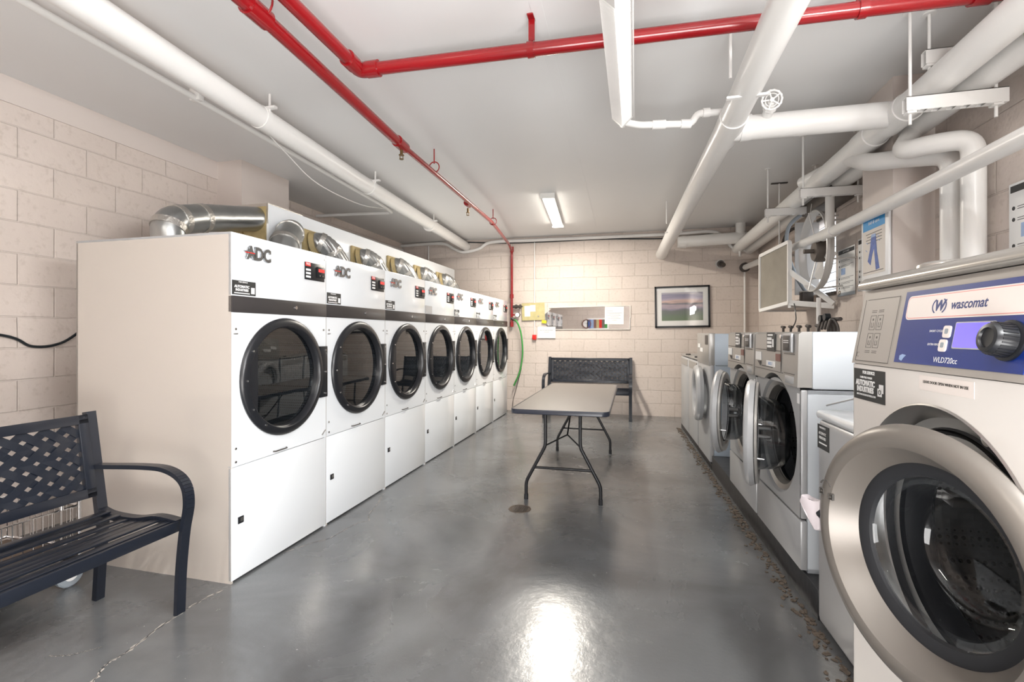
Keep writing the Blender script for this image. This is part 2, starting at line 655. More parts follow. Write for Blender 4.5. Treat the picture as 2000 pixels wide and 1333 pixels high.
def text(body, size, m, parent, loc, right, up, name='lettering', align='CENTER', extr=.0004, sx=1, shear=0, bold=0):
    key = (body, size, m, extr, sx, shear, align, bold)
    if key not in _tm:
        cu = bpy.data.curves.new('txt', 'FONT')
        cu.body = body
        cu.size = size
        cu.align_x = align
        cu.align_y = 'CENTER'
        cu.extrude = extr
        cu.offset = bold
        cu.shear = shear
        cu.resolution_u = 3
        t = bpy.data.objects.new('txt', cu)
        C.objects.link(t)
        bpy.context.view_layer.update()
        dg = bpy.context.evaluated_depsgraph_get()
        me = bpy.data.meshes.new_from_object(t.evaluated_get(dg))
        bpy.data.objects.remove(t)
        me.name = name
        me.materials.clear()
        me.materials.append(M[m])
        if sx != 1: me.transform(Matrix.Diagonal((sx, 1, 1, 1)))
        _tm[key] = me
    o = bpy.data.objects.new(name, _tm[key])
    C.objects.link(o)
    o.parent = parent
    r = Vector(right).normalized(); u = Vector(up).normalized(); n = r.cross(u)
    mt = Matrix((r, u, n)).transposed().to_4x4()
    mt.translation = Vector(loc)
    o.matrix_local = mt
    return o


# ------------------------------------------------------------------ the room
H = 2.93
YB, YF = 7.97, -3.3
XL, XL2, XR = -3.84, -4.08, 1.80
struct(MB().box(-4.6, XR + .3, YF - .2, YB + .2, -.12, 0).build('floor', 'floor', smooth=False))
struct(MB().box(-4.6, XR + .3, YF - .2, YB + .2, H, H + .12).build('ceiling', 'ceil', smooth=False))
struct(MB().box(XL2 - .2, XR + .3, YB, YB + .2, 0, H).build('wall_back', 'wall_b', smooth=False))
struct(MB().box(XL - .4, XL, YF, 3.76, 0, H).box(XL2 - .16, XL2, 3.76, YB, 0, H).build('wall_left', 'wall_l', smooth=False))
struct(MB().box(XL2, XR + .3, YF - .2, YF, 0, H).build('wall_front', 'wall_b', smooth=False))
# right wall with the fan opening
OY0, OY1, OZ0, OZ1 = 5.08, 6.20, 1.70, 2.43
struct(MB().box(XR, XR + .2, YF, OY0, 0, H).box(XR, XR + .2, OY1, YB, 0, H).box(XR, XR + .2, OY0, OY1, 0, OZ0)
       .box(XR, XR + .2, OY0, OY1, OZ1, H).build('wall_right', 'wall_r', smooth=False))
# columns and the plain band above the blocks
struct(MB().box(1.575, XR, 3.55, 3.97, 0, H).build('trim_1', 'plaster', smooth=False))
struct(MB().box(XL - .02, -3.56, 3.745, 4.38, 0, H).build('trim_2', 'plaster', smooth=False))
struct(MB().box(XL, XL + .012, YF, 3.745, 2.765, H).build('trim_3', 'plaster', smooth=False))
struct(MB().box(-.03, .03, 0, 6.9, H - .0015, H).build('trim_4', 'ceil', loc=(-.43, .6, 0), rot=(0, 0, R(1.5)), smooth=False))

# boxed duct chase behind the dryers
t = thing('duct_chase', 'long white boxed duct chase running above and behind the dryers', 'duct box', (-2.9, 3.33, 1.845))
MB().box(-.6, 0, 0, 4.19, 0, .52, .004).build('box_panel', 'enamel', t)
MB().box(-.30, -.003, -.004, .42, .36, .528).build('foil_cover', 'foil', t)
m = MB()
for i in range(7):
    m.cyl((-.38 + random.uniform(-.1, .15), -.01, .1 + .06 * i), (-.3 + .02 * i, .0, .1 + .06 * i), .03, 8)
m.box(-.42, -.02, -.012, 0, .02, .50)
m.build('foam_seal', 'foam', t)

# ------------------------------------------------------------------ dryers
DX = -2.036
W = .7975


def make_dryer():
    t = thing('tumble_dryer', '', 'dryer', (DX, 2.072, 0), 0, 'tumble dryers in a row along the left')
    D, Ht, cy, cz = 1.08, 1.838, .398, 1.051
    g = .0025
    m = MB()
    m.box(-D, -D + .012, g, W - g, 0, Ht)
    m.box(-D, -.002, g, g + .012, 0, Ht)
    m.mi = 1
    m.box(-D, -.002, W - g - .012, W - g, 0, Ht)
    m.box(-D, -.002, g, W - g, Ht - .012, Ht)
    m.mi = 0
    m.build('cabinet', ['side_enamel', 'enamel'], t, smooth=False)
    m = MB()
    m.box(-.02, 0, g, W - g, 1.505, Ht, .003)
    m.build('upper_panel', 'enamel', t)
    m = MB()
    m.holed(0, g, W - g, .612, 1.418, cy, cz, .300)
    m.holed(-.02, g, W - g, .612, 1.418, cy, cz, .300)
    m.lathe([(0, .3), (-.02, .3)], (0, cy, cz), n=64)
    m.box(-.02, 0, g, W - g, .606, .612)
    m.build('door_panel', 'enamel', t)
    m = MB()
    m.box(-.02, 0, g, W - g, .012, .602, .003)
    m.build('lower_panel', 'enamel', t)
    MB().box(-.02, .006, g, W - g, 1.418, 1.505, .002).build('trim_band', 'band', t)
    # keyhole badge on the band
    MB().cyl((.006, cy + .09, 1.465), (.012, cy + .09, 1.465), .011, 12).build('band_screw', 'chrome', t)
    for y, z in ((.03, 1.33), (W - .03, 1.33), (.03, .70), (.03, .63)):
        MB().lathe([(0, .007), (.004, .006), (.005, 0)], (0, y, z), n=12).build('panel_screw', 'steel', t)
    # door
    m = MB()
    m.lathe([(.001, .345), (.010, .347), (.018, .343), (.024, .334), (.029, .312), (.029, .302), (.025, .297), (.004, .291), (-.020, .286), (-.022, .292), (-.01, .296), (.001, .298)], (0, cy, cz), n=72, closed=True)
    # flat segment plate on the near side of the window
    seg = []
    a0 = math.acos(.228 / .293)
    for k in range(21):
        a = PI - a0 + 2 * a0 * k / 20
        seg.append((.014, cy + .293 * math.cos(a), cz + .293 * math.sin(a)))
    m.prism(seg, (-.02, 0, 0))
    door = m.build('door', 'black', t)
    MB().lathe([(-.012, .289), (-.010, .15), (-.008, 0)], (0, cy, cz), n=48).build('window', 'dglass', door)
    m = MB()
    for a in (150, 180, 210, 235):
        p = (.024, cy + .318 * math.cos(R(a)), cz + .318 * math.sin(R(a)))
        m.cyl(p, (.032, p[1], p[2]), .006, 10)
    m.build('door_screws', 'chrome', door)
    m = MB()
    m.box(0, .018, cy + .315, cy + .392, cz - .17, cz + .17, .003)
    h = m.build('hinge_plate', 'black', t)
    m = MB()
    for z in (-.145, 0, .145):
        m.cyl((.018, cy + .365, cz + z), (.024, cy + .365, cz + z), .006, 10)
    m.build('hinge_screws', 'chrome', h)
    m = MB()
    m.lathe([(-.02, .29), (-.66, .29), (-.66, 0)], (0, cy, cz), n=48)
    m.build('drum', 'ddrum', t)
    # control window
    m = MB()
    m.box(0, .006, .575, .772, 1.652, 1.764, .002)
    m.mi = 1
    m.box(.006, .0075, .578, .628, 1.738, 1.762)
    m.mi = 2
    for k in range(3):
        m.box(.006, .0075, .583, .628, 1.722 - .022 * k, 1.709 - .022 * k)
    c = m.build('control_display', ['black', 'redp', 'white'], t)
    m = MB()
    m.box(.006, .012, .690, .770, 1.674, 1.744, .002)
    m.mi = 1
    m.box(.012, .0128, .702, .762, 1.712, 1.732)
    m.mi = 2
    m.cyl((.012, .745, 1.688), (.015, .745, 1.688), .005, 10).cyl((.012, .715, 1.688), (.015, .715, 1.688), .005, 10)
    m.build('coin_readout', ['blackm', 'redlcd', 'steel'], c)
    text('FREE', .020, 'white', c, (.0082, .603, 1.751), (0, 1, 0), (0, 0, 1))
    # chrome logo
    lg = text('ADC', .098, 'logo', t, (.006, .185, 1.742), (0, 1, 0), (0, 0, 1), 'maker_logo', extr=.006, sx=.84, bold=.0040)
    m = MB()
    star = []
    for k in range(10):
        r_ = .034 if k % 2 == 0 else .013
        a = PI / 2 + k * PI / 5
        star.append((.001, .108 + r_ * math.cos(a), 1.742 + r_ * math.sin(a)))
    m.prism(star, (.009, 0, 0))
    m.mi = 1
    m.box(.010, .0125, .085, .15, 1.742, 1.747)
    m.build('logo_star', ['logo', 'redp'], t)
    # service sticker
    m = MB()
    m.box(0, .0012, .006, .168, 1.512, 1.588)
    st = m.build('service_sticker', 'ink', t)
    text('FOR SERVICE', .0105, 'white', st, (.0016, .080, 1.580), (0, 1, 0), (0, 0, 1))
    text('AUTOMATIC', .019, 'white', st, (.0016, .072, 1.556), (0, 1, 0), (0, 0, 1), sx=.92, bold=.0006)
    text('INDUSTRIES', .018, 'white', st, (.0016, .072, 1.538), (0, 1, 0), (0, 0, 1), sx=.9, bold=.0006)
    MB().box(.0012, .0018, .02, .125, 1.519, 1.524).box(.0012, .0018, .135, .16, 1.522, 1.556).build('sticker_print', 'white', st)
    # pull, catch and lock
    m = MB()
    m.tube([(.001, .30, .622), (.014, .31, .622), (.014, .40, .622), (.001, .41, .622)], .004, 8)
    m.build('panel_pull', 'iron', t)
    m = MB()
    m.box(-.001, .004, .045, .082, .297, .333, .001)
    m.mi = 1
    m.box(.004, .0055, .06, .078, .307, .327)
    m.build('lock', ['black', 'steel'], t)
    m = MB()
    m.obox((.004, W - .05, .628), (.004, W - .015, .655), .005, .006, (1, 0, 0))
    m.build('catch', 'steel', t)
    MB().obox((.004, .014, 1.305), (.004, .04, 1.305), .005, .006, (1, 0, 0)).build('catch', 'steel', t)
    return t


DLAB = ['white tumble dryer nearest the camera, its cream side panel facing the bench',
        'second white tumble dryer from the near end of the row',
        'third white tumble dryer from the near end of the row',
        'middle white tumble dryer of seven, its service sticker faded to grey',
        'fifth white tumble dryer from the near end, third from the back wall',
        'second last white tumble dryer before the red riser pipe',
        'last white tumble dryer of the row, beside the green hose']
dr = make_dryer()
dryers = [dr]
for i in range(1, 7):
    d = copy_tree(dr)
    d.location = (DX, 2.072 + i * W, 0)
    dryers.append(d)
for d, l in zip(dryers, DLAB): d['label'] = l
text('A', .03, 'ink', dryers[0], (.0015, W - .018, 1.800), (0, 1, 0), (0, 0, 1), 'unit_letter')
MB().box(.0019, .0026, .006, .168, 1.512, 1.588).build('faded_sticker', 'silver2', dryers[3])

# ------------------------------------------------------------------ exhaust ducts


def duct(path, r, label, flexy=True, bands=3, foil_end=True):
    p0 = Vector(path[0])
    t = thing('exhaust_duct', label, 'duct', p0, 0, 'dryer exhaust ducts')
    rel = [Vector(p) - p0 for p in path]
    cv = bez(rel, 30) if flexy else fillet(rel, .12, 8)
    rads = [r * (1 + (.035 if (i % 2) else -.02)) for i in range(len(cv))] if flexy else r
    MB().sweep(cv, rads, 28, True).build('duct_tube', 'flex' if flexy else 'galv', t, ang=60)
    for k in range(bands):
        i = int((k + 1) * (len(cv) - 1) / (bands + 1))
        d = (cv[i + 1] - cv[i]).normalized()
        MB().cyl(cv[i] - d * .022, cv[i] + d * .022, r * 1.055, 28).build('duct_clamp' if not flexy else 'foil_band', 'foil', t)
    return t, cv


duct([(-2.93, 2.50, 1.84), (-2.93, 2.47, 2.03), (-2.97, 2.75, 2.12), (-3.02, 3.34, 2.25)], .098,
     'long smooth metal duct from the nearest dryer into the end of the white box', False, 3)
duct([(-2.55, 3.08, 1.84), (-2.60, 3.14, 1.98), (-2.76, 3.42, 2.15), (-2.90, 3.60, 2.18)], .105,
     'slanting smooth metal duct behind the nearest dryer, second from the near end', False, 2)
DN = ['third', 'fourth', 'fifth', 'sixth', 'seventh']
for i, yy in enumerate((3.86, 4.62, 5.38, 6.10, 6.86)):
    j = random.uniform(-.02, .02)
    t, cv = duct([(-2.90, yy, 2.13 + j), (-2.81, yy + .03, 2.145 + j), (-2.745, yy + .11, 2.07), (-2.71, yy + .19, 1.95), (-2.70, yy + .21, 1.84)], .088,
                 'bent foil duct with a foam collar, %s from the near end' % DN[i], True, 3)
    m = MB()
    pr = [(0, .1), (0, .145)]
    m.box(-.002, .03, -.13, .12, -.14, .12, .01)
    m.cyl((.025, 0, 0), (.06, .01, .005), .12, 16, .098)
    m.build('foam_collar', 'foam', t)

# ------------------------------------------------------------------ pipes
PG = 'white overhead pipes'


def pipe(name, label, cat, pts, r, m='white_pipe', fil=0, grp=None, n=24, rads=None):
    p0 = Vector(pts[0])
    t = thing(name, label, cat, p0, 0, grp)
    rel = [Vector(p) - p0 for p in pts]
    cv = fillet(rel, fil, 8) if fil else rel
    MB().sweep(cv, rads if rads else r, n).build('pipe_run', m, t)
    return t, p0


def collar(t, p0, p, q, r, m='white_pipe', name='coupling'):
    return MB().cyl(Vector(p) - p0, Vector(q) - p0, r, 24).build(name, m, t)


t, p0 = pipe('ceiling_pipe', 'thick white pipe running the length of the left ceiling to the back wall', 'pipe',
             [(-2.30, .3, 2.78), (-2.385, 1.594, 2.78), (-2.584, 4.143, 2.78), (-2.85, 7.97, 2.82)], .075)
for y in (2.77, 4.35, 6.1):
    x = -2.385 - (y - 1.594) * .0755
    m = MB().cyl((x - p0.x, y - .02 - p0.y, 0), (x - p0.x, y + .02 - p0.y, 0), .080, 24)
    m.build('pipe_clamp', 'white_pipe', t)
    MB().cyl((x + .07 - p0.x, y - p0.y, .02), (x + .07 - p0.x, y - p0.y, .15), .008, 8).box(x + .05 - p0.x, x + .12 - p0.x, y - .015 - p0.y, y + .015 - p0.y, .05, .065).build('clamp_bolt', 'white_pipe', t)

t, p0 = pipe('ceiling_conduit', 'thin white conduit left of the thick pipe, turning back to the left wall', 'conduit',
             [(-2.70, .3, 2.865), (-2.778, 1.613, 2.865), (-2.82, 2.593, 2.865), (-2.99, 5.36, 2.865), (-3.04, 5.66, 2.865), (-3.60, 5.60, 2.865), (-4.08, 5.55, 2.86)], .02, fil=.05)
MB().box(-2.86 - p0.x, -2.78 - p0.x, 2.57 - p0.y, 2.61 - p0.y, -.015, .065, .003).build('strap', 'white_pipe', t)
MB().cyl((-2.92 - p0.x, 4.2 - p0.y, 0), (-2.92 - p0.x, 4.2 - p0.y, .06), .022, 12).build('strap', 'white_pipe', t)

t, p0 = pipe('ceiling_conduit', 'slim white conduit low along the recessed left wall behind the duct box', 'conduit',
             [(-4.05, 4.45, 2.75), (-4.05, 7.93, 2.80)], .018)
t, p0 = pipe('wire', 'thin white wire sagging between the thick pipe and the thin conduit at the left', 'wire',
             bez([(-2.47, 2.77, 2.72), (-2.62, 3.2, 2.70), (-2.78, 3.8, 2.66), (-2.92, 4.7, 2.72), (-3.0, 5.4, 2.85)], 24), .005, n=6)

# red sprinkler main
red = [(-1.60, .4, 2.72), (-1.61, 1.775, 2.72), (-1.695, 3.25, 2.72)]
t, p0 = pipe('sprinkler_pipe', 'long red sprinkler pipe crossing the ceiling and dropping down the back wall', 'pipe', red, .035, 'red_pipe')
red2 = [(-1.695, 3.25, 2.72), (-1.73, 4.2, 2.73), (-1.80, 6.0, 2.75), (-2.0, 7.62, 2.77), (-2.02, 7.90, 2.70), (-2.02, 7.90, 1.42)]
MB().sweep(fillet([Vector(p) - p0 for p in red2], .07), .022, 20).build('narrow_run', 'red_pipe', t)
for p, q, r in (((-1.61, 1.72, 2.72), (-1.612, 1.84, 2.72), .045), ((-1.692, 3.22, 2.72), (-1.70, 3.36, 2.72), .042),
                ((-1.79, 5.0, 2.74), (-1.795, 5.10, 2.74), .033), ((-2.02, 7.90, 2.68), (-2.02, 7.90, 2.77), .032),
                ((-2.02, 7.90, 1.90), (-2.02, 7.90, 1.97), .032), ((-2.02, 7.90, 1.42), (-2.02, 7.90, 1.50), .03)):
    collar(t, p0, p, q, r, 'red_pipe')
for x, y in ((-1.696, 3.30), (-1.792, 5.05)):
    h = MB().cyl((x - p0.x, y - p0.y, -.03), (x - p0.x, y - p0.y, -.075), .011, 10)
    h.cyl((x - p0.x, y - p0.y, -.075), (x - p0.x, y - p0.y, -.08), .02, 12).cyl((x - p0.x, y - p0.y, -.105), (x - p0.x, y - p0.y, -.11), .016, 12)
    h.cyl((x - .012 - p0.x, y - p0.y, -.08), (x - .012 - p0.x, y - p0.y, -.105), .003, 6).cyl((x + .012 - p0.x, y - p0.y, -.08), (x + .012 - p0.x, y - p0.y, -.105), .003, 6)
    h.build('sprinkler_head', 'brass', t)
for x, y, rr in ((-1.612, 1.80, .05), (-1.715, 3.95, .032), (-1.80, 6.05, .032)):
    m = MB().ring((x - p0.x, y - p0.y, .05), (0, 1, 0), rr + .015, .005, 24)
    m.cyl((x - p0.x, y - p0.y, .05 + rr), (x - p0.x, y - p0.y, .21), .006, 8)
    m.build('ring_hanger', 'red_pipe', t)

t, p0 = pipe('sprinkler_pipe', 'red sprinkler pipe that turns at an elbow and crosses the ceiling to the right wall', 'pipe',
             [(-1.44, .4, 2.76), (-1.474, 2.38, 2.76), (1.80, 2.52, 2.76)], .034, 'red_pipe', .06)
collar(t, p0, (-1.472, 2.25, 2.76), (-1.473, 2.32, 2.76), .044, 'red_pipe')
collar(t, p0, (-1.43, 2.382, 2.76), (-1.36, 2.384, 2.76), .044, 'red_pipe')
MB().sweep(fillet([Vector(p) - p0 for p in ((-1.472, 2.30, 2.76), (-1.474, 2.38, 2.76), (-1.40, 2.383, 2.76))], .05), .041, 20).build('elbow', 'red_pipe', t)
for x in (-.517, .983):
    y = 2.38 + (x + 1.474) / 3.274 * .14
    m = MB().cyl((x - .018 - p0.x, y - p0.y, 0), (x + .018 - p0.x, y - p0.y, 0), .040, 24)
    m.box(x - .016 - p0.x, x + .016 - p0.x, y + .01 - p0.y, y + .02 - p0.y, .03, .17)
    m.box(x - .016 - p0.x, x + .016 - p0.x, y - .03 - p0.y, y + .03 - p0.y, .162, .17)
    m.build('pipe_clamp', 'red_pipe', t)
MB().cyl((1.40 - p0.x, 2.503 - p0.y, 0), (1.47 - p0.x, 2.506 - p0.y, 0), .043, 20).build('coupling', 'red_pipe', t)

# finned heating element
t = thing('finned_heater', 'white finned heating pipe hanging from the ceiling above the folding table', 'heater', (-.075, 1.55, 2.60))
a = .062
m = MB()
for k in range(125):
    y = .32 + k * .0087
    m.prism([(0, y, -a), (a, y, 0), (0, y, a), (-a, y, 0)], (0, .0022, 0))
m.build('fins', 'white_pipe', t, smooth=False)
m = MB().cyl((0, 0, 0), (0, 1.52, 0), .02, 16)
m.cyl((0, 1.40, 0), (0, 1.45, 0), .028, 16)
m.build('core_pipe', 'white_pipe', t)
m = MB()
m.prism([(0, .25, -a), (a, .25, 0), (0, .25, a), (-a, .25, 0)], (0, .07, 0))
m.prism([(0, 1.40, -a), (a, 1.40, 0), (0, 1.40, a), (-a, 1.40, 0)], (0, .02, 0))
m.obox((a + .004, .25, 0), (a + .004, 1.42, 0), .006, .02)
m.build('end_plates', 'white_pipe', t, smooth=False)
m = MB()
for y in (.5, 1.3):
    m.cyl((0, y, 0), (0, y, .33), .005, 8)
m.build('hanger_rods', 'white_pipe', t)
pipe('supply_pipe', 'short white threaded pipe joining the finned heater to the slanting ceiling pipe', 'pipe',
     [(-.08, 3.02, 2.60), (.02, 3.10, 2.60), (.334, 3.16, 2.60), (.37, 3.16, 2.66), (.54, 3.18, 2.66)], .021, fil=.03)
for p, q in (((.10, 3.117, 2.6), (.18, 3.13, 2.6)), ((.27, 3.148, 2.6), (.33, 3.16, 2.6)), ((.40, 3.16, 2.66), (.44, 3.165, 2.66))):
    o = bpy.data.objects[[x.name for x in C.objects if x.name.startswith('supply_pipe')][-1]]
    MB().cyl(Vector(p) - o.location, Vector(q) - o.location, .028, 14).build('fitting', 'white_pipe', o)
t, p0 = pipe('supply_pipe', 'white pipe stub with an elbow beside the near end of the finned heater', 'pipe',
     [(.07, 1.40, 2.70), (.06, 1.83, 2.62), (.10, 1.92, 2.62), (.45, 1.93, 2.66)], .026, fil=.06)

# slanting main
t, p0 = pipe('ceiling_pipe', 'thick white pipe slanting down from the top centre to the back wall above the picture', 'pipe',
             [(.60, 1.0, 2.63), (.584, 2.113, 2.62), (.566, 3.17, 2.60), (.398, 7.97, 2.555)], .076, rads=[.076, .076, .076, .085])
collar(t, p0, (.568, 3.10, 2.60), (.567, 3.45, 2.60), .082)
for y, x in ((2.75, .575), (6.2, .46)):
    m = MB().cyl((x - .09 - p0.x, y - p0.y, .02), (x - .09 - p0.x, y - p0.y, H - p0.z), .008, 8).box(x - .11 - p0.x, x + .09 - p0.x, y - .012 - p0.y, y + .012 - p0.y, -.09, -.078)
    m.build('hanger_rod', 'white_pipe', t)
t, p0 = pipe('ceiling_pipe', 'thick white horizontal branch with a valve wheel, between the slanting and the right-hand pipes', 'pipe',
             [(.57, 3.31, 2.60), (1.50, 3.318, 2.60)], .075)
collar(t, p0, (.64, 3.31, 2.6), (.70, 3.31, 2.6), .08)
wp = Vector((.78, 3.20, 2.655)) - p0
v = MB().cyl((wp.x, 0, .03), wp, .03, 16).cyl(wp, wp + Vector((.0, -.05, .02)), .018, 12).cyl(wp + Vector((0, -.01, 0)), wp + Vector((0, -.03, .01)), .04, 8).build('valve_body', 'white_pipe', t)
m = MB()
wc = wp + Vector((.0, -.06, .03)); wd = Vector((-.1, -1, -.25))
m.ring(wc, wd, .052, .006, 30)
m.ring(wc, wd, .036, .003, 24)
m.cyl(wc - wd.normalized() * .01, wc + wd.normalized() * .012, .012, 12)
a_, b_ = frame_from(wd)
for k in range(5):
    c_ = a_ * math.cos(k * 2 * PI / 5) + b_ * math.sin(k * 2 * PI / 5)
    m.cyl(wc, wc + c_ * .05, .005, 6)
for k in range(14):
    c_ = a_ * math.cos(k * 2 * PI / 14) + b_ * math.sin(k * 2 * PI / 14)
    m.cyl(wc + c_ * .048, wc + c_ * .058, .008, 6)
m.build('valve_wheel', 'white_pipe', v)

# right-hand pair
t, p0 = pipe('ceiling_pipe', 'thick white pipe along the right ceiling, left one of the pair resting on the hangers', 'pipe',
             [(1.47, .9, 2.60), (1.495, 3.0, 2.59), (1.50, 7.97, 2.60)], .076)
collar(t, p0, (1.495, 3.20, 2.59), (1.495, 3.42, 2.59), .083)
collar(t, p0, (1.495, 3.58, 2.59), (1.495, 3.78, 2.59), .083)
t, p0 = pipe('ceiling_pipe', 'thick white pipe hugging the right wall, partly wrapped in pale green insulation', 'pipe',
             [(1.66, .9, 2.58), (1.667, 3.50, 2.575), (1.665, 7.97, 2.575)], .068)
collar(t, p0, (1.664, 2.42, 2.58), (1.664, 2.50, 2.58), .085, 'sage', 'torn_tape')
collar(t, p0, (1.663, 2.05, 2.58), (1.664, 2.40, 2.58), .074, 'verdi', 'green_wrap')
t, p0 = pipe('drop_pipe', 'white pipe turning down the right wall, nearer of the two drops left of the notice', 'pipe',
             [(1.66, 3.50, 2.56), (1.49, 3.27, 2.36), (1.58, 3.13, 2.345), (1.715, 3.05, 2.33), (1.715, 3.05, .02)], .052, fil=.09, grp='vertical pipes at the column')
t, p0 = pipe('drop_pipe', 'white pipe turning down the right wall, the one closer to the column', 'pipe',
             [(1.497, 4.0, 2.585), (1.49, 3.66, 2.43), (1.59, 3.44, 2.375), (1.72, 3.23, 2.31), (1.72, 3.23, .02)], .056, fil=.09, grp='vertical pipes at the column')
t, p0 = pipe('pipe_stub', 'short open-ended white pipe stub above the fan beside the column', 'pipe',
             [(1.43, 4.75, 2.63), (1.60, 4.15, 2.64)], .055)
MB().cyl(Vector((1.60, 4.15, 2.64)) - p0, Vector((1.602, 4.145, 2.641)) - p0, .047, 20).build('open_end', 'fandark', t)
t, p0 = pipe('wall_pipe', 'slim white pipe running along the right wall in front of the fan and column', 'pipe',
             [(1.50, .9, 2.08), (1.50, 3.436, 2.096), (1.58, 4.49, 2.15), (1.60, 7.97, 2.306)], .040)
MB().cyl(Vector((1.60, 7.90, 2.303)) - p0, Vector((1.60, 7.97, 2.306)) - p0, .07, 20).build('flange', 'iron', t)
m = MB().cyl(Vector((1.585, 4.60, 2.15)) - p0, Vector((1.585, 4.60, 2.52)) - p0, .034, 16)
m.cyl(Vector((1.578, 4.48, 2.148)) - p0, Vector((1.586, 4.75, 2.16)) - p0, .05, 20)
m.build('tee_riser', 'white_pipe', t)

HG = 'pipe hangers along the right ceiling'
for x0, x1, y, z, l in ((1.42, 1.78, 2.90, 2.705, 'white hanger channel nearest the camera, half behind the thick pipe'),
                        (1.318, 1.74, 2.86, 2.46, 'slotted white hanger channel with two rods below the pipe pair, beside the valve branch'),
                        (1.31, 1.77, 4.44, 2.46, 'white hanger channel just above the round wall fan'),
                        (1.24, 1.72, 5.24, 2.50, 'white hanger channel beyond the round wall fan')):
    t = thing('pipe_hanger', l, 'pipe hanger', (x0, y, z), 0, HG)
    m = MB()
    Lx = x1 - x0
    m.box(0, Lx, -.022, -.019, -.035, .035).box(0, Lx, .019, .022, -.035, .035).box(0, Lx, -.022, .022, .032, .035)
    for k in range(7):
        m.box(.03 + k * Lx / 7, .03 + k * Lx / 7 + .03, -.02, .02, -.036, -.033)
    m.build('channel', 'white_pipe', t, smooth=False)
    for x in (.025, Lx - .04):
        MB().cyl((x, 0, -.10), (x, 0, H - z), .0075, 10).box(x - .02, x + .02, -.02, .02, -.047, -.036).cyl((x, 0, H - z - .006), (x, 0, H - z), .03, 12).build('rod', 'white_pipe', t)
t = thing('support_rod', 'long thin white rod hanging from the ceiling left of the fan', 'rod', (1.50, 5.75, 2.12))
MB().cyl((0, 0, 0), (0, 0, H - 2.12), .008, 10).build('rod_shaft', 'white_pipe', t)
MB().obox((-.08, 0, H - 2.12 - .006), (.08, 0, H - 2.12 - .006), .03, .01).build('ceiling_plate', 'iron', t)

# back wall plumbing
t, p0 = pipe('wall_pipe', 'short fat white horizontal pipe high at the right end of the back wall', 'pipe',
             [(.62, 7.72, 2.69), (1.55, 7.72, 2.72)], .085)
MB().lathe([(0, .085), (.05, .07), (.075, .03), (.08, 0)], Vector((1.55, 7.72, 2.72)) - p0).build('rounded_end', 'white_pipe', t)
MB().cyl(Vector((.66, 7.72, 2.69)) - p0, Vector((.74, 7.72, 2.69)) - p0, .092, 20).build('coupling', 'white_pipe', t)
MB().cyl(Vector((1.5, 7.72, 2.74)) - p0, Vector((1.5, 7.72, H)) - p0, .07, 20).cyl(Vector((1.5, 7.78, 2.45)) - p0, Vector((1.5, 7.78, 2.70)) - p0, .018, 10).build('riser', 'white_pipe', t)
t, p0 = pipe('wall_conduit', 'white conduit along the top of the back wall, dipping under the left pipe', 'conduit',
             bez([(-4.08, 7.93, 2.88), (-3.314, 7.93, 2.89), (-3.075, 7.93, 2.79), (-2.886, 7.92, 2.72), (-2.607, 7.93, 2.77), (-2.377, 7.93, 2.87), (-1.6, 7.93, 2.87), (.457, 7.93, 2.86), (1.10, 7.93, 2.87), (1.30, 7.93, 2.78), (1.45, 7.93, 2.60), (1.72, 7.93, 2.56)], 80), .027, n=12)
t, p0 = pipe('cable', 'black cable strung along the top of the back wall under the ceiling', 'cable',
             bez([(-2.9, 7.955, 2.90), (-2.0, 7.955, 2.845), (-.6, 7.955, 2.84), (.5, 7.95, 2.80), (1.1, 7.94, 2.83), (1.75, 7.90, 2.82)], 40), .010, 'hoseblk', n=8)
t, p0 = pipe('wall_conduit', 'hair thin white conduit running straight down the back wall to the red alarm box', 'conduit',
             [(-1.64, 7.955, 2.84), (-1.64, 7.955, 1.28)], .009, n=10)
t, p0 = pipe('wall_conduit', 'pale conduit standing in the far left corner behind the duct box', 'conduit',
             [(-3.56, 7.95, 0.02), (-3.56, 7.95, 2.86)], .012, n=10)
t, p0 = pipe('wall_conduit', 'pale vertical conduit in the far right corner behind the washers', 'conduit',
             [(1.60, 7.94, .02), (1.60, 7.94, 2.27)], .015, n=10)
t = thing('pipe_outlet', 'small dark iron pipe outlet poking from the back wall above the picture', 'outlet', (1.259, 7.97, 2.372))
MB().cyl((0, 0, 0), (0, -.07, 0), .05, 16).cyl((0, -.04, .0), (.03, -.12, -.03), .035, 14).build('elbow_body', 'iron', t)
MB().cyl((0, -.001, 0), (0, -.012, 0), .07, 16).build('flange', 'steel', t)

# riser fittings on the red pipe
t = thing('hose_valve', 'dark iron valve sticking out of the red riser', 'valve', (-2.0, 7.90, 1.76))
MB().cyl((0, 0, 0), (.12, -.01, 0), .022, 12).cyl((.04, -.01, 0), (.075, -.01, 0), .035, 8).build('valve_body', 'iron', t)
MB().cyl((.12, -.01, 0), (.135, -.01, 0), .04, 10).cyl((.13, -.01, 0), (.17, -.01, 0), .012, 8).build('valve_knob', 'iron', t)
t = thing('pressure_gauge', 'small round white pressure gauge on the red riser', 'gauge', (-2.0, 7.90, 1.62))
MB().cyl((0, 0, 0), (.06, -.02, 0), .012, 10).build('stem', 'red_pipe', t)
MB().cyl((.085, 0, 0), (.085, -.04, 0), .042, 24).build('gauge_case', 'iron', t)
MB().cyl((.085, -.04, 0), (.085, -.043, 0), .036, 24).box(.06, .11, -.0445, -.0435, -.003, .003).build('dial', 'white', t)
t, p0 = pipe('garden_hose', 'green hose hanging from the foot of the red riser', 'hose',
             bez([(-2.00, 7.88, 1.55), (-1.92, 7.86, 1.50), (-1.85, 7.86, 1.30), (-1.825, 7.86, .98), (-1.87, 7.86, .68), (-1.98, 7.88, .43)], 40), .014, 'green', n=12)
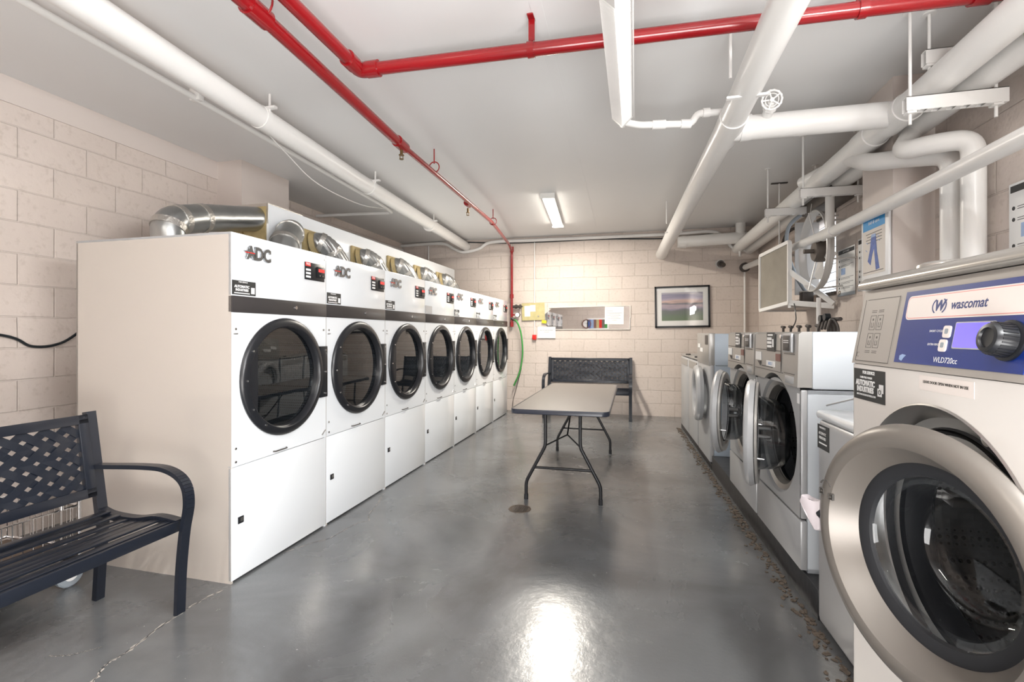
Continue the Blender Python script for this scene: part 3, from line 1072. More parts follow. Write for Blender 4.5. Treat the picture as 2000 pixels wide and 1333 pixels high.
MB().cyl((-.02, 0, .02), (.03, -.005, -.015), .022, 12).build('hose_nozzle', 'iron', t)
pipe('cord', 'thin grey cord dropping from the hose to the floor behind the table', 'cord',
     bez([(-1.86, 7.93, .72), (-1.93, 7.93, .45), (-2.0, 7.93, .2), (-2.01, 7.90, .01)], 18), .005, 'iron', n=6)
pipe('cable', 'black cable drooping on the left block wall behind the dryer', 'cable',
     bez([(-3.825, 1.6, 1.36), (-3.825, 2.13, 1.296), (-3.825, 2.289, 1.222), (-3.825, 2.45, 1.24), (-3.825, 2.60, 1.345)], 30), .009, 'hoseblk', n=8)

# ------------------------------------------------------------------ lights
def tube_light(label, x, y, rz, L, Wd=.15, emi='lamp_e', z=H, power=L_FIX, col=(1, .93, .82)):
    t = thing('ceiling_light', label, 'light', (x, y, z), rz, 'strip ceiling lights')
    MB().box(-Wd / 2, Wd / 2, 0, L, -.035, 0, .004).box(-Wd / 2 - .01, Wd / 2 + .01, -.012, 0, -.06, 0).box(-Wd / 2 - .01, Wd / 2 + .01, L, L + .012, -.06, 0).build('housing', 'lamp_w', t)
    MB().box(-Wd / 2 + .02, Wd / 2 - .02, .006, L - .006, -.062, -.036, .008).build('diffuser', emi, t)
    a = area('lamp_light', (0, L / 2, -.07), (0, 0, 0), Wd, L * .95, power, col)
    a.parent = t
    return t


tube_light('lit strip light on the ceiling above the far end of the folding table', -.985, 5.52, R(4.5), 1.55)
tube_light('added unseen strip light on the ceiling behind the camera, left one', -1.5, -1.5, 0, 1.3, power=L_CEIL * .45, col=(1, .96, .9))  # fixture added out of view to fill the near half of the room
tube_light('added unseen strip light on the ceiling behind the camera, right one', .85, -1.35, 0, 1.3, power=L_CEIL * 1.5, col=(.95, .98, 1))  # fixture added out of view to brighten the upper right wall
t = thing('added_wall_light', 'added unseen strip light on the right wall beside the camera, out of the frame', 'light', (XR, -.35, 2.05))  # added unseen fixture, brightens the dryer fronts and right ceiling
MB().box(-.07, 0, 0, 1.2, -.08, .08, .005).build('housing', 'lamp_w', t)
MB().box(-.10, -.07, .02, 1.18, -.06, .06, .01).build('diffuser', 'lamp_e', t)
a = area('lamp_light', (-.12, .6, 0), (0, R(90), 0), .3, 1.2, L_WALL, (.93, .97, 1))
a.parent = t

# things the mirror shows on the wall behind the camera
t = thing('wall_clock', 'round clock with a dark red rim seen in the mirror', 'clock', (-1.86, YF, 1.69))
MB().cyl((0, .0, 0), (0, .03, 0), .15, 40).build('dial', 'white', t)
MB().ring((0, .03, 0), (0, 1, 0), .16, .02, 40).build('rim', 'brown', t)
MB().obox((0, .034, 0), (.05, .034, .06), .01, .002, (0, 1, 0)).obox((0, .034, 0), (-.09, .034, .04), .007, .002, (0, 1, 0)).build('hands', 'ink', t)
t = thing('wall_picture', 'white framed picture with coloured stripes seen in the mirror', 'picture', (-1.43, YF, 1.69))
MB().box(-.42, .42, 0, .03, -.22, .22, .005).build('frame', 'white', t)
m = MB()
for k, mm in enumerate(('denim', 'lightblue', 'brown', 'yellow', 'redp', 'taupe', 'green')):
    m.mi = k
    m.box(-.37 + k * .106, -.37 + (k + 1) * .106, .03, .033, -.17, .17)
m.build('print', ['denim', 'lightblue', 'brown', 'yellow', 'redp', 'taupe', 'green'], t)

# ------------------------------------------------------------------ back wall things
t = thing('framed_picture', 'black framed landscape of green hills and pink sky on the back wall', 'picture', (.705, 7.968, 1.725))
t.rotation_euler = (0, R(-.8), 0)
w2, h2 = .408, .325
m = MB()
for x0, x1, z0, z1 in ((-w2, w2, h2 - .028, h2), (-w2, w2, -h2, -h2 + .028), (-w2, -w2 + .028, -h2, h2), (w2 - .028, w2, -h2, h2)):
    m.box(x0, x1, -.028, 0, z0, z1, .003)
m.build('frame', 'black', t)
MB().box(-w2 + .02, w2 - .02, -.012, -.002, -h2 + .02, h2 - .02).build('mat_board', 'paper', t)
MB().box(-.305, .305, -.014, -.012, -.215, .225).build('print', 'picture', t)
MB().box(-w2 + .02, w2 - .02, -.018, -.017, -h2 + .02, h2 - .02).build('glass', 'picglass', t)

t = thing('wall_mirror', 'long low mirror on the back wall with a ragged top edge', 'mirror', (-.95, 7.968, 1.565))
t.rotation_euler = (0, 0, 0)
m = MB()
m.prism([(-.44, -.012, -.185), (.86, -.012, -.185), (.86, -.012, .18), (.3, -.012, .175), (.05, -.012, .165), (-.25, -.012, .168), (-.40, -.012, .16), (-.52, -.012, .06), (-.52, -.012, -.08)], (0, .008, 0))
m.build('mirror_glass', 'mirror', t, smooth=False)
m = MB()
m.box(-.44, .86, -.018, -.004, -.195, -.185)
m.obox((-.44, -.012, .172), (.3, -.012, .182), .016, .010).obox((.3, -.012, .184), (.80, -.012, .190), .016, .012)
m.build('chipped_edge', 'paperw', t)


def sheet(name, label, cat, x, z, wd, ht, m, lines=(), ink='darkline', tilt=0, y=7.955, lw=.005, th=.002):
    t = thing(name, label, cat, (x, y, z))
    t.rotation_euler = (0, R(tilt), 0)
    MB().box(-wd / 2, wd / 2, 0, th, -ht / 2, ht / 2).build('sheet', m, t, smooth=False)
    if lines:
        mm = MB()
        for a, b, zz in lines:
            mm.box(a, b, -.0006, 0, zz, zz + lw)
        mm.build('print', ink, t, smooth=False)
    return t


sheet('paper_notice', 'white paper notice taped over the right end of the mirror', 'notice', -.33, 1.60, .30, .285, 'paper',
      [(-.12, -.02, .07), (-.12, .12, .04), (-.08, .09, .02), (-.12, .1, 0), (-.06, .07, -.03), (-.1, .1, -.05), (-.03, .04, -.08)], lw=.003, tilt=1)
sheet('paper_strip', 'blank white strip of paper at the far right of the mirror', 'paper', -.165, 1.475, .17, .19, 'paper', y=7.958)
sheet('paper_sheet', 'aged blank sheet behind the top right corner of the notice', 'paper', -.125, 1.66, .11, .2, 'paperw', y=7.9585)
t = sheet('yellow_sheet', 'yellowed sheet smeared with old tape beside the red riser', 'paper', -1.66, 1.675, .39, .29, 'yellow', tilt=-1.5, y=7.94, th=.004)
MB().box(-.15, -.05, -.001, 0, -.08, .10).box(-.05, .04, -.0012, 0, .0, .11).build('tape_smears', 'cream', t, smooth=False)
MB().cyl((.085, 0, -.08), (.085, -.006, -.08), .012, 12).build('screw', 'steel', t)
sheet('sticky_note', 'small bright yellow sticky note at the lower corner of the yellowed sheet', 'note', -1.475, 1.503, .075, .05, 'brightyellow', tilt=8, y=7.932)
t = sheet('paper_notice', 'white paper notice with two printed lines below the sticky note', 'notice', -1.435, 1.325, .30, .19, 'paper', y=7.945)
text('SMILE YOU ARE ON CAMERA', .017, 'ink', t, (0, -.001, .035), (1, 0, 0), (0, 0, 1))
text('24 HOURS', .017, 'ink', t, (0, -.001, .005), (1, 0, 0), (0, 0, 1))
t = thing('alarm_box', 'small red box at the foot of the thin conduit on the back wall', 'box', (-1.64, 7.97, 1.245))
MB().box(-.033, .033, -.05, 0, -.042, .042, .006).build('box_body', 'redp', t)
MB().box(-.018, .018, -.053, -.05, -.02, .02).build('front_plate', 'redp', t)

# ------------------------------------------------------------------ posters on the right
def poster_frame(name, label, x, y0, y1, z0, z1):
    """faces -x ; y1 (far) is the left edge as seen"""
    t = thing(name, label, 'poster', (x, (y0 + y1) / 2, (z0 + z1) / 2))
    return t, (y1 - y0) / 2, (z1 - z0) / 2


t, hw, hh = poster_frame('framed_poster', 'white framed poster with a bright blue heading and blue trousers on the column', 1.565, 3.565, 3.945, 1.675, 2.13)
MB().box(-.008, .008, -hw, hw, -hh, hh, .004).build('frame', 'white', t)
m = MB()
m.box(-.010, -.008, -hw + .04, hw - .03, -hh + .035, hh - .03)
m.mi = 1
m.box(-.011, -.010, -hw + .04, hw - .035, hh - .115, hh - .03)
m.mi = 2
for k in range(4):
    m.box(-.011, -.010, -hw + .08, hw - .08 - .015 * (k % 2), hh - .145 - k * .02, hh - .141 - k * .02)
m.box(-.011, -.010, -hw + .06, hw - .04, -hh + .05, -hh + .054)
m.build('sheet', ['paperw', 'skyblue', 'darkline'], t, smooth=False)
m = MB()
def yz(pts, x=-.0115): return [(x, a, b) for a, b in pts]
m.prism(yz([(.035, .06), (-.03, .06), (-.045, -.05), (-.08, -.165), (-.03, -.17), (-.005, -.02), (.02, -.06), (.045, -.13), (.085, -.10), (.05, -.02)]), (.001, 0, 0))
m.mi = 1
m.prism(yz([(.03, .075), (-.028, .075), (-.03, .055), (.034, .055)], -.012), (.001, 0, 0))
for a, b in ((.085, .02), (.095, -.03), (-.075, .045), (-.085, .015)):
    m.obox((-.0115, a, b), (-.0115, a + .02, b + .012), .001, .004)
m.build('trousers_print', ['denim', 'lightblue'], t, smooth=False)
text('fold & care', .035, 'white', t, (-.0115, 0, hh - .07), (0, -1, 0), (0, 0, 1), shear=.3)


def info_poster(label, y0, y1, z0, z1, title):
    t, hw, hh = poster_frame('instruction_poster', label, XR - .008, y0, y1, z0, z1)
    t['group'] = 'laundry instruction posters'
    m = MB()
    m.box(0, .004, -hw, hw, -hh, hh)
    m.mi = 1
    m.box(-.001, 0, -hw + .01, hw - .01, hh - .045, hh - .012)
    for z in (.10, .055, -.05, -.09, -.13):
        zz = z * hh / .2
        m.cyl((-.001, hw - .03, zz), (0, hw - .03, zz), .010, 10)
        m.box(-.001, 0, -hw + .03, hw - .055, zz + .003, zz + .006)
        m.box(-.001, 0, -hw + .10, hw - .055, zz - .008, zz - .005)
    m.mi = 2
    m.box(-.001, 0, hw * .1, hw * .6, -.02 * hh / .2, .035 * hh / .2)
    m.mi = 3
    m.box(-.001, 0, -hw, hw, -hh, -hh + .03)
    m.mi = 4
    m.ring((-.002, hw - .04, -hh + .035), (1, 0, 0), .016, .003, 16)
    m.build('sheet', ['paper', 'ink', 'lightblue', 'hosegrey', 'brass'], t, smooth=False)
    text(title, .022, 'white', t, (-.0018, 0, hh - .03), (0, -1, 0), (0, 0, 1), sx=.8)
    return t


info_poster('laundry instruction poster with numbered steps next to the fan', 4.66, 5.01, 1.64, 2.06, 'HOW TO WASH')
info_poster('laundry instruction poster partly hidden by the column', 4.26, 4.60, 1.655, 2.085, 'HOW TO DRY')
info_poster('laundry instruction poster cut off by the right edge of the photo, above the blue panel', 2.54, 2.926, 1.55, 2.04, 'COMMERCIAL WASHER')
t = thing('pipe_outlet', 'small white round pipe boss on the right wall above the cut off poster', 'outlet', (XR, 2.66, 2.43))
MB().lathe([(0, .06), (-.02, .06), (-.03, .04), (-.07, .035), (-.08, .02), (-.08, 0)], n=24).build('boss', 'white_pipe', t)

# ------------------------------------------------------------------ wall fan
t = thing('wall_fan', 'large round white exhaust fan on the right wall, daylight between its louvres', 'fan', (XR, 4.97, 2.06))
fr = .37
m = MB()
m.lathe([(-.17, .350), (-.20, .358), (-.21, fr), (-.235, fr), (-.238, fr - .008), (-.225, .350), (-.17, .344)], n=64, closed=True)
for k in range(6):
    q = R(60 * k + 20)
    m.cyl((0, .35 * math.cos(q), .33 * math.sin(q)), (-.18, .35 * math.cos(q), .35 * math.sin(q)), .008, 8)
m.build('fan_ring', 'fanw', t)
m = MB()
for k in range(9):
    z = -.32 + k * .08
    m.obox((.05, .11, z), (.05, .90, z), .055, .006, (-.5, 0, 1))
m.build('louvres', 'fanw', t, smooth=False)
m = MB()
m.lathe([(-.22, 0), (-.22, .085), (-.20, .10), (-.13, .10), (-.11, .07), (-.11, 0)], n=32)
m.cyl((-.30, 0, 0), (-.22, 0, 0), .02, 12)
mo = m.build('motor', 'fandark', t)
m = MB()
for k in range(4):
    a = k * PI / 2 + .4
    pts = []
    c_, s_ = math.cos(a), math.sin(a)
    def bp(r_, o, x): return (x, r_ * c_ - o * s_, r_ * s_ + o * c_)
    m.prism([bp(.09, -.03, -.14), bp(.25, -.05, -.12), bp(.275, .01, -.15), bp(.25, .05, -.17), bp(.09, .03, -.16)], (.003, 0, 0))
m.build('blades', 'fanw', mo)
m = MB()
for k in (1, 3):
    a = k * PI / 2
    m.cyl((-.20, .09 * math.cos(a), .09 * math.sin(a)), (-.26, .352 * math.cos(a), .352 * math.sin(a)), .006, 8)
m.build('spider_arms', 'fanw', t)
# frame around the opening
m = MB()
MB().box(-.22, 0, .53, .542, -.36, .38).build('side_plate', 'fanw', t)
MB().box(-.012, 0, .542, 1.24, -.37, .38).build('cover_plate', 'plaster', t)
for y0, y1, z0, z1 in ((.10, .55, .37, .40), (.10, .55, -.39, -.36)):
    m.box(-.02, .0, y0, y1, z0, z1)
m.build('wall_frame', 'fandark', t, smooth=False)

# filter screen beyond the fan
t = thing('filter_screen', 'dirty mesh screen in a white timber frame jutting out beside the fan', 'screen', (1.34, 5.85, 1.56))
P = [Vector((0, 0, 0)), Vector((.13, -.56, .05)), Vector((.13, -.56, .65)), Vector((0, 0, .60))]
m = MB()
nrm = (P[1] - P[0]).cross(P[3] - P[0]).normalized()
m.prism([p for p in P], nrm * .006)
m.build('mesh_panel', 'mesh', t, smooth=False)
m = MB()
for i in range(4):
    m.obox(P[i], P[(i + 1) % 4], .035, .035, (1, .2, 0) if i % 2 == 0 else (1, 0, 0))
m.build('frame', 'white_pipe', t, smooth=False)
m = MB()
m.obox((.13, -.56, .05), (.44, -.80, .0), .03, .05).build('support_rail', 'white_pipe', t, smooth=False)
MB().obox((.13, -.56, .02), (.44, -.30, .03), .03, .04).build('support_rail', 'white_pipe', t, smooth=False)
MB().obox((0, 0, 0), (.45, .02, 0), .03, .03).build('support_rail', 'white_pipe', t, smooth=False)
MB().obox((0, 0, .60), (.45, .02, .60), .03, .03).build('support_rail', 'white_pipe', t, smooth=False)
MB().obox((.13, -.56, .36), (.42, -.84, .02), .03, .045).build('diagonal_brace', 'white_pipe', t, smooth=False)
m = MB().prism([(.02, -.02, .0), (.13, -.55, .04), (.44, -.80, .0), (.44, .0, .0)], (0, 0, .015))
m.build('bottom_shelf', 'plaster', t, smooth=False)
t = thing('junction_box', 'small dark electrical box sitting on the shelf below the fan', 'box', (1.66, 5.42, 1.61))
MB().box(-.05, .05, -.05, .05, 0, .11, .006).build('box_body', 'iron', t)
MB().box(-.055, .055, -.055, .055, .11, .12).build('lid', 'steel', t)
CG = 'cables beside the fan'
pipe('cable', 'grey flexible cable bowing down from the ceiling left of the fan', 'cable',
     bez([(1.76, 5.3, 2.52), (1.62, 5.38, 2.50), (1.50, 5.42, 2.38), (1.49, 5.43, 2.15), (1.56, 5.42, 1.90), (1.66, 5.42, 1.71)], 40), .018, 'hosegrey', n=10)
pipe('cable', 'dark green cable arching behind the mesh screen', 'cable',
     bez([(1.76, 5.75, 2.45), (1.62, 5.78, 2.42), (1.55, 5.80, 2.30), (1.54, 5.80, 2.10), (1.60, 5.80, 1.80)], 30), .016, 'iron', n=10)
t = thing('duct_hood', 'dark sooty duct opening above the round fan', 'duct', (XR, 5.0, 2.50))
MB().box(-.20, 0, -.40, .36, -.04, .12, .01).build('hood_body', 'fandark', t)
pipe('chain', 'thin chain holding the top of the round fan', 'chain', [(1.57, 4.98, 2.50), (1.56, 4.98, 2.42)], .006, 'steel', n=6)

# ------------------------------------------------------------------ folding table
def table():
    t = thing('folding_table', 'long brown topped folding table with black wishbone legs in the middle of the room', 'table', (-.545, 3.50, 0), R(.3))
    # plan of the top with rounded corners
    def top(z0, z1, grow, mat_, name, ins=0):
        x, y0, y1, r = .362 + grow, 0 - grow, 1.98 + grow, .06
        pl = []
        for cx, cy_, a0 in ((x - r, y1 - r, 0), (-x + r, y1 - r, 90), (-x + r, y0 + r, 180), (x - r, y0 + r, 270)):
            for k in range(7):
                a = R(a0 + 15 * k)
                pl.append((cx + r * math.cos(a), cy_ + r * math.sin(a), z0))
        return MB().prism(pl, (0, 0, z1 - z0)).build(name, mat_, t)
    top(.712, .742, -.003, 'taupe', 'tabletop')
    x, y0, y1, r = .362, 0, 1.98, .06
    pl = []
    for cx, cy_, a0 in ((x - r, y1 - r, 0), (-x + r, y1 - r, 90), (-x + r, y0 + r, 180), (x - r, y0 + r, 270)):
        for k in range(7):
            a = R(a0 + 15 * k)
            pl.append((cx + r * math.cos(a), cy_ + r * math.sin(a)))
    m = MB()
    n = len(pl)
    rings = []
    for off, z in ((.0, .708), (.004, .712), (.005, .738), (.002, .7435), (-.006, .7440), (-.006, .742), (-.006, .708)):
        rg = []
        for i in range(n):
            a = Vector(pl[i - 1]); b = Vector(pl[i]); c_ = Vector(pl[(i + 1) % n])
            tt = (c_ - a).normalized()
            nn = Vector((tt.y, -tt.x))
            q = b + nn * off
            rg.append(m.b.verts.new((q.x, q.y, z)))
        rings.append(rg)
    for i in range(len(rings)):
        for k in range(n):
            m._f([rings[i][k], rings[i][(k + 1) % n], rings[(i + 1) % len(rings)][(k + 1) % n], rings[(i + 1) % len(rings)][k]])
    m.build('edge_trim', 'navy', t)
    MB().box(-.30, .30, .10, 1.88, .695, .711).build('apron', 'blackm', t)
    for y, s in ((.23, 1), (1.86, -1)):
        for sx in (-1, 1):
            xi, xo = (.135, .290) if True else 0
            pts = [(sx * xi, y, .71), (sx * xi, y, .46), (sx * (xi + .005), y, .42), (sx * xo * .97, y, .155), (sx * xo, y, .12), (sx * xo, y, .02)]
            lg = MB().tube(pts, .0135, 14, .05).build('leg', 'blackm', t)
            MB().cyl((sx * xo, y, 0), (sx * xo, y, .04), .0165, 14).build('foot_cap', 'rubber', lg)
        MB().cyl((-.232, y, .255), (.232, y, .255), .010, 10).build('cross_bar', 'blackm', t)
        MB().tube([(-.135, y, .43), (0, y + s * .28, .465), (.135, y, .43)], .006, 8, .03).cyl((0, y + s * .28, .465), (0, y + s * .62, .70), .007, 8).build('folding_brace', 'blackm', t)
    return t


table()

# ------------------------------------------------------------------ benches
def bench(label, loc, rz, L, group='lattice backed benches'):
    """local: sits facing -y, x along its length from 0 to L"""
    t = thing('bench', label, 'bench', loc, rz, group)
    dp = .46    # seat depth
    for i, x in enumerate((0, L)):
        e = .012 if i == 0 else -.012
        xs = x
        m = MB()
        # front leg running up into the arm
        pts = [(xs, 0, 0), (xs, -.01, .20), (xs, -.03, .38), (xs, -.055, .52), (xs, -.03, .615), (xs, .06, .665), (xs, .20, .672), (xs, .50, .655)]
        cv = bez(pts, 42)
        n = len(cv)
        for k in range(n - 1):
            m.obox(cv[k], cv[k + 1], .045, .020, (0, 1, 0.01) if abs((cv[k + 1] - cv[k]).normalized().z) > .5 else (0, 0, 1))
        m.build('arm_and_front_leg', 'bench', t, ang=60)
        m = MB()
        m.obox((xs, .50, 0), (xs, .47, .38), .04, .028, (0, 1, 0)).obox((xs, .47, .37), (xs, .56, .92), .045, .028, (0, 1, 0))
        m.build('rear_leg', 'bench', t)
        m = MB()
        cv = bez([(xs, 0, .425), (xs, .12, .435), (xs, .25, .415), (xs, .40, .42), (xs, .48, .44)], 20)
        for k in range(len(cv) - 1):
            m.obox(cv[k], cv[k + 1], .04, .03)
        m.build('seat_rail', 'bench', t)
    zs = (.425, .428, .418, .412, .414, .424, .436)
    for k in range(7):
        y = .045 + k * .063
        MB().box(.01, L - .01, y - .021, y + .021, zs[k], zs[k] + .010, .003).build('seat_slat', 'bench', t)
    MB().box(0, L, -.005, .012, .385, .435, .004).build('seat_front_rail', 'bench', t)
    MB().box(0, L, .455, .470, .385, .43, .004).build('seat_rear_rail', 'bench', t)
    # lattice back, built in a tilted plane
    ang = math.atan2(.09, .55)
    bk = bpy.data.objects.new('back_frame', None)
    m = MB()
    bh = .40
    for x0, x1, z0, z1 in ((.02, L - .02, bh - .045, bh), (.02, L - .02, 0, .045), (.02, .065, 0, bh), (L - .065, L - .02, 0, bh)):
        m.box(x0, x1, -.014, .014, z0, z1, .003)
    bpy.data.objects.remove(bk)
    bk = m.build('back_frame', 'bench', t, (0, .487, .515), (-ang, 0, 0))
    # diagonal woven strips clipped to the frame
    m = MB()
    sp, wd = .080, .034
    X0, X1, Z0, Z1 = .06, L - .06, .04, bh - .04

    def clip(cx, sgn):
        # line z = sgn*(x-cx)
        pts = []
        for x in (X0, X1):
            z = sgn * (x - cx)
            if Z0 <= z <= Z1: pts.append((x, z))
        for z in (Z0, Z1):
            x = cx + z / sgn
            if X0 < x < X1: pts.append((x, z))
        pts.sort()
        return (pts[0], pts[-1]) if len(pts) >= 2 else None
    for sgn in (.8, -.8):
        lo, hi = (X0 - Z1 / .8, X1) if sgn > 0 else (X0, X1 + Z1 / .8)
        k = 0
        c_ = lo
        while c_ < hi:
            s_ = clip(c_, sgn)
            if s_:
                (xa, za), (xb, zb) = s_
                ln = math.hypot(xb - xa, zb - za)
                ns = max(2, int(ln / .012))
                pr = None
                for i in range(ns + 1):
                    f = i / ns
                    x = xa + (xb - xa) * f; z = za + (zb - za) * f
                    ph = PI * (x / .07 * 1.0)
                    y = .0035 * math.sin(ph + (0 if sgn > 0 else PI) + k * PI)
                    q = (x, y, z)
                    if pr: m.obox(pr, q, wd, .003, (0, 1, 0))
                    pr = q
            c_ += sp * 1.05
            k += 1
    m.build('woven_lattice', 'bench', bk, smooth=False)
    return t


# near bench: faces +x ; local x along -y world. rotz=+90 maps local x->+y, local -y->+x
bench('dark blue metal bench with a woven lattice back in the left foreground', (-2.06, .55, 0), R(90), 1.25)
bench('black metal bench against the back wall behind the folding table', (-1.37, 7.36, 0), 0, 1.30)

# cart behind the near bench
t = thing('laundry_cart', 'low chrome wire cart on grey casters behind the lattice bench', 'cart', (-3.10, 1.05, 0))
MB().box(-.25, .28, 0, .84, .155, .175, .004).build('tray', 'basemetal', t)
m = MB()
for z in (.19, .41):
    m.tube([(-.25, 0, z), (.28, 0, z), (.28, .84, z), (-.25, .84, z), (-.25, 0, z)], .008, 8)
for k in range(22):
    y = .04 * k
    m.cyl((.28, y, .19), (.28, y, .41), .0025, 6).cyl((-.25, y, .19), (-.25, y, .41), .0025, 6)
for k in range(13):
    x = -.25 + .044 * k
    m.cyl((x, .84, .19), (x, .84, .41), .0025, 6)
m.build('wire_basket', 'chrome', t)
m = MB()
m.tube([(.28, .84, .15), (.28, .84, .46), (.28, .76, .46), (.28, .76, .41)], .011, 10, .03)
m.build('handle', 'chrome', t)
for x, y in ((.27, .80), (.33, .42), (-.2, .80), (-.2, .06)):
    c = MB().box(x - .015, x + .015, y - .03, y + .03, .11, .15).build('caster_fork', 'steel', t)
    MB().lathe([(-.016, .03), (-.016, .055), (-.010, .062), (.010, .062), (.016, .055), (.016, .03)], (x, y, .0625), closed=True, n=28).build('wheel', 'hosegrey', c)
    MB().lathe([(-.018, 0), (-.018, .03), (.018, .03), (.018, 0)], (x, y, .0625), n=20).build('wheel_hub', 'white', c)

# ------------------------------------------------------------------ the washer row (turned 2.25 degrees)
RA = R(2.25)


def row(d, l, z=0):
    return (d * math.cos(RA) - l * math.sin(RA), d * math.sin(RA) + l * math.cos(RA), z)


# plinths
for l0, l1, dd, hh, lab in ((2.44, 4.90, .90, .14, 'black painted plinth under the two big open washers'),
                            (4.92, 7.1, .90, .06, 'low black plinth under the far washers')):
    t = thing('plinth', lab, 'plinth', row(dd, l0))
    t.rotation_euler = (0, 0, RA)
    MB().box(0, .70, 0, l1 - l0, 0, hh, .004).build('plinth_block', 'pad', t)
m = MB()
for k in range(700):
    l = random.uniform(1.75, 7.0)
    d = .885 - abs(random.gauss(0, .03)) - .008
    p = Vector(row(d, l)); r_ = random.uniform(.004, .016)
    a = random.uniform(0, PI)
    pts = [(p.x + r_ * random.uniform(.5, 1.2) * math.cos(a + q * 2 * PI / 5), p.y + r_ * random.uniform(.5, 1.8) * math.sin(a + q * 2 * PI / 5), .0005) for q in range(5)]
    m.prism(pts, (0, 0, random.uniform(.001, .005)))
tag(m.build('paint_chips', 'debris', smooth=False), 'chipped paint and lint along the foot of the washers', 'debris', kind='stuff')


def round_door(th, side, R_, angle, hinge, cz, mats, bowl_d=.14, bowl_r=.2, thick=.06, inner=.68, bowlmat='smoke'):
    """door ring; side=+1: hinge at near end (ring extends to +y), -1: hinge at far end"""
    cy = side * R_
    m = MB()
    Ri = R_ * inner
    m.lathe([(0, R_ - .012), (-thick * .5, R_), (-thick * .85, R_ - .012), (-thick, R_ - .035), (-thick * .98, Ri + .02), (-thick * .8, Ri), (thick * .1, Ri - .012), (thick * .15, Ri + .01), (0, Ri + .02)], (0, cy, 0), n=72, closed=True)
    dr_ = m.build('door', mats, th, (hinge[0], hinge[1], cz), (0, 0, R(angle) * side))
    MB().lathe([(.0, bowl_r + .012), (.02, bowl_r), (bowl_d * .5, bowl_r * .95), (bowl_d * .85, bowl_r * .84), (bowl_d, bowl_r * .55), (bowl_d * 1.02, 0)], (0, cy, 0), n=56).build('door_glass', bowlmat, dr_)
    m = MB().lathe([(-.012, Ri + .003), (.012, Ri - .004), (.014, bowl_r), (-.004, bowl_r)], (0, cy, 0), n=64, closed=True)
    m.build('door_gasket', 'rubber', dr_)
    return dr_, cy, Ri


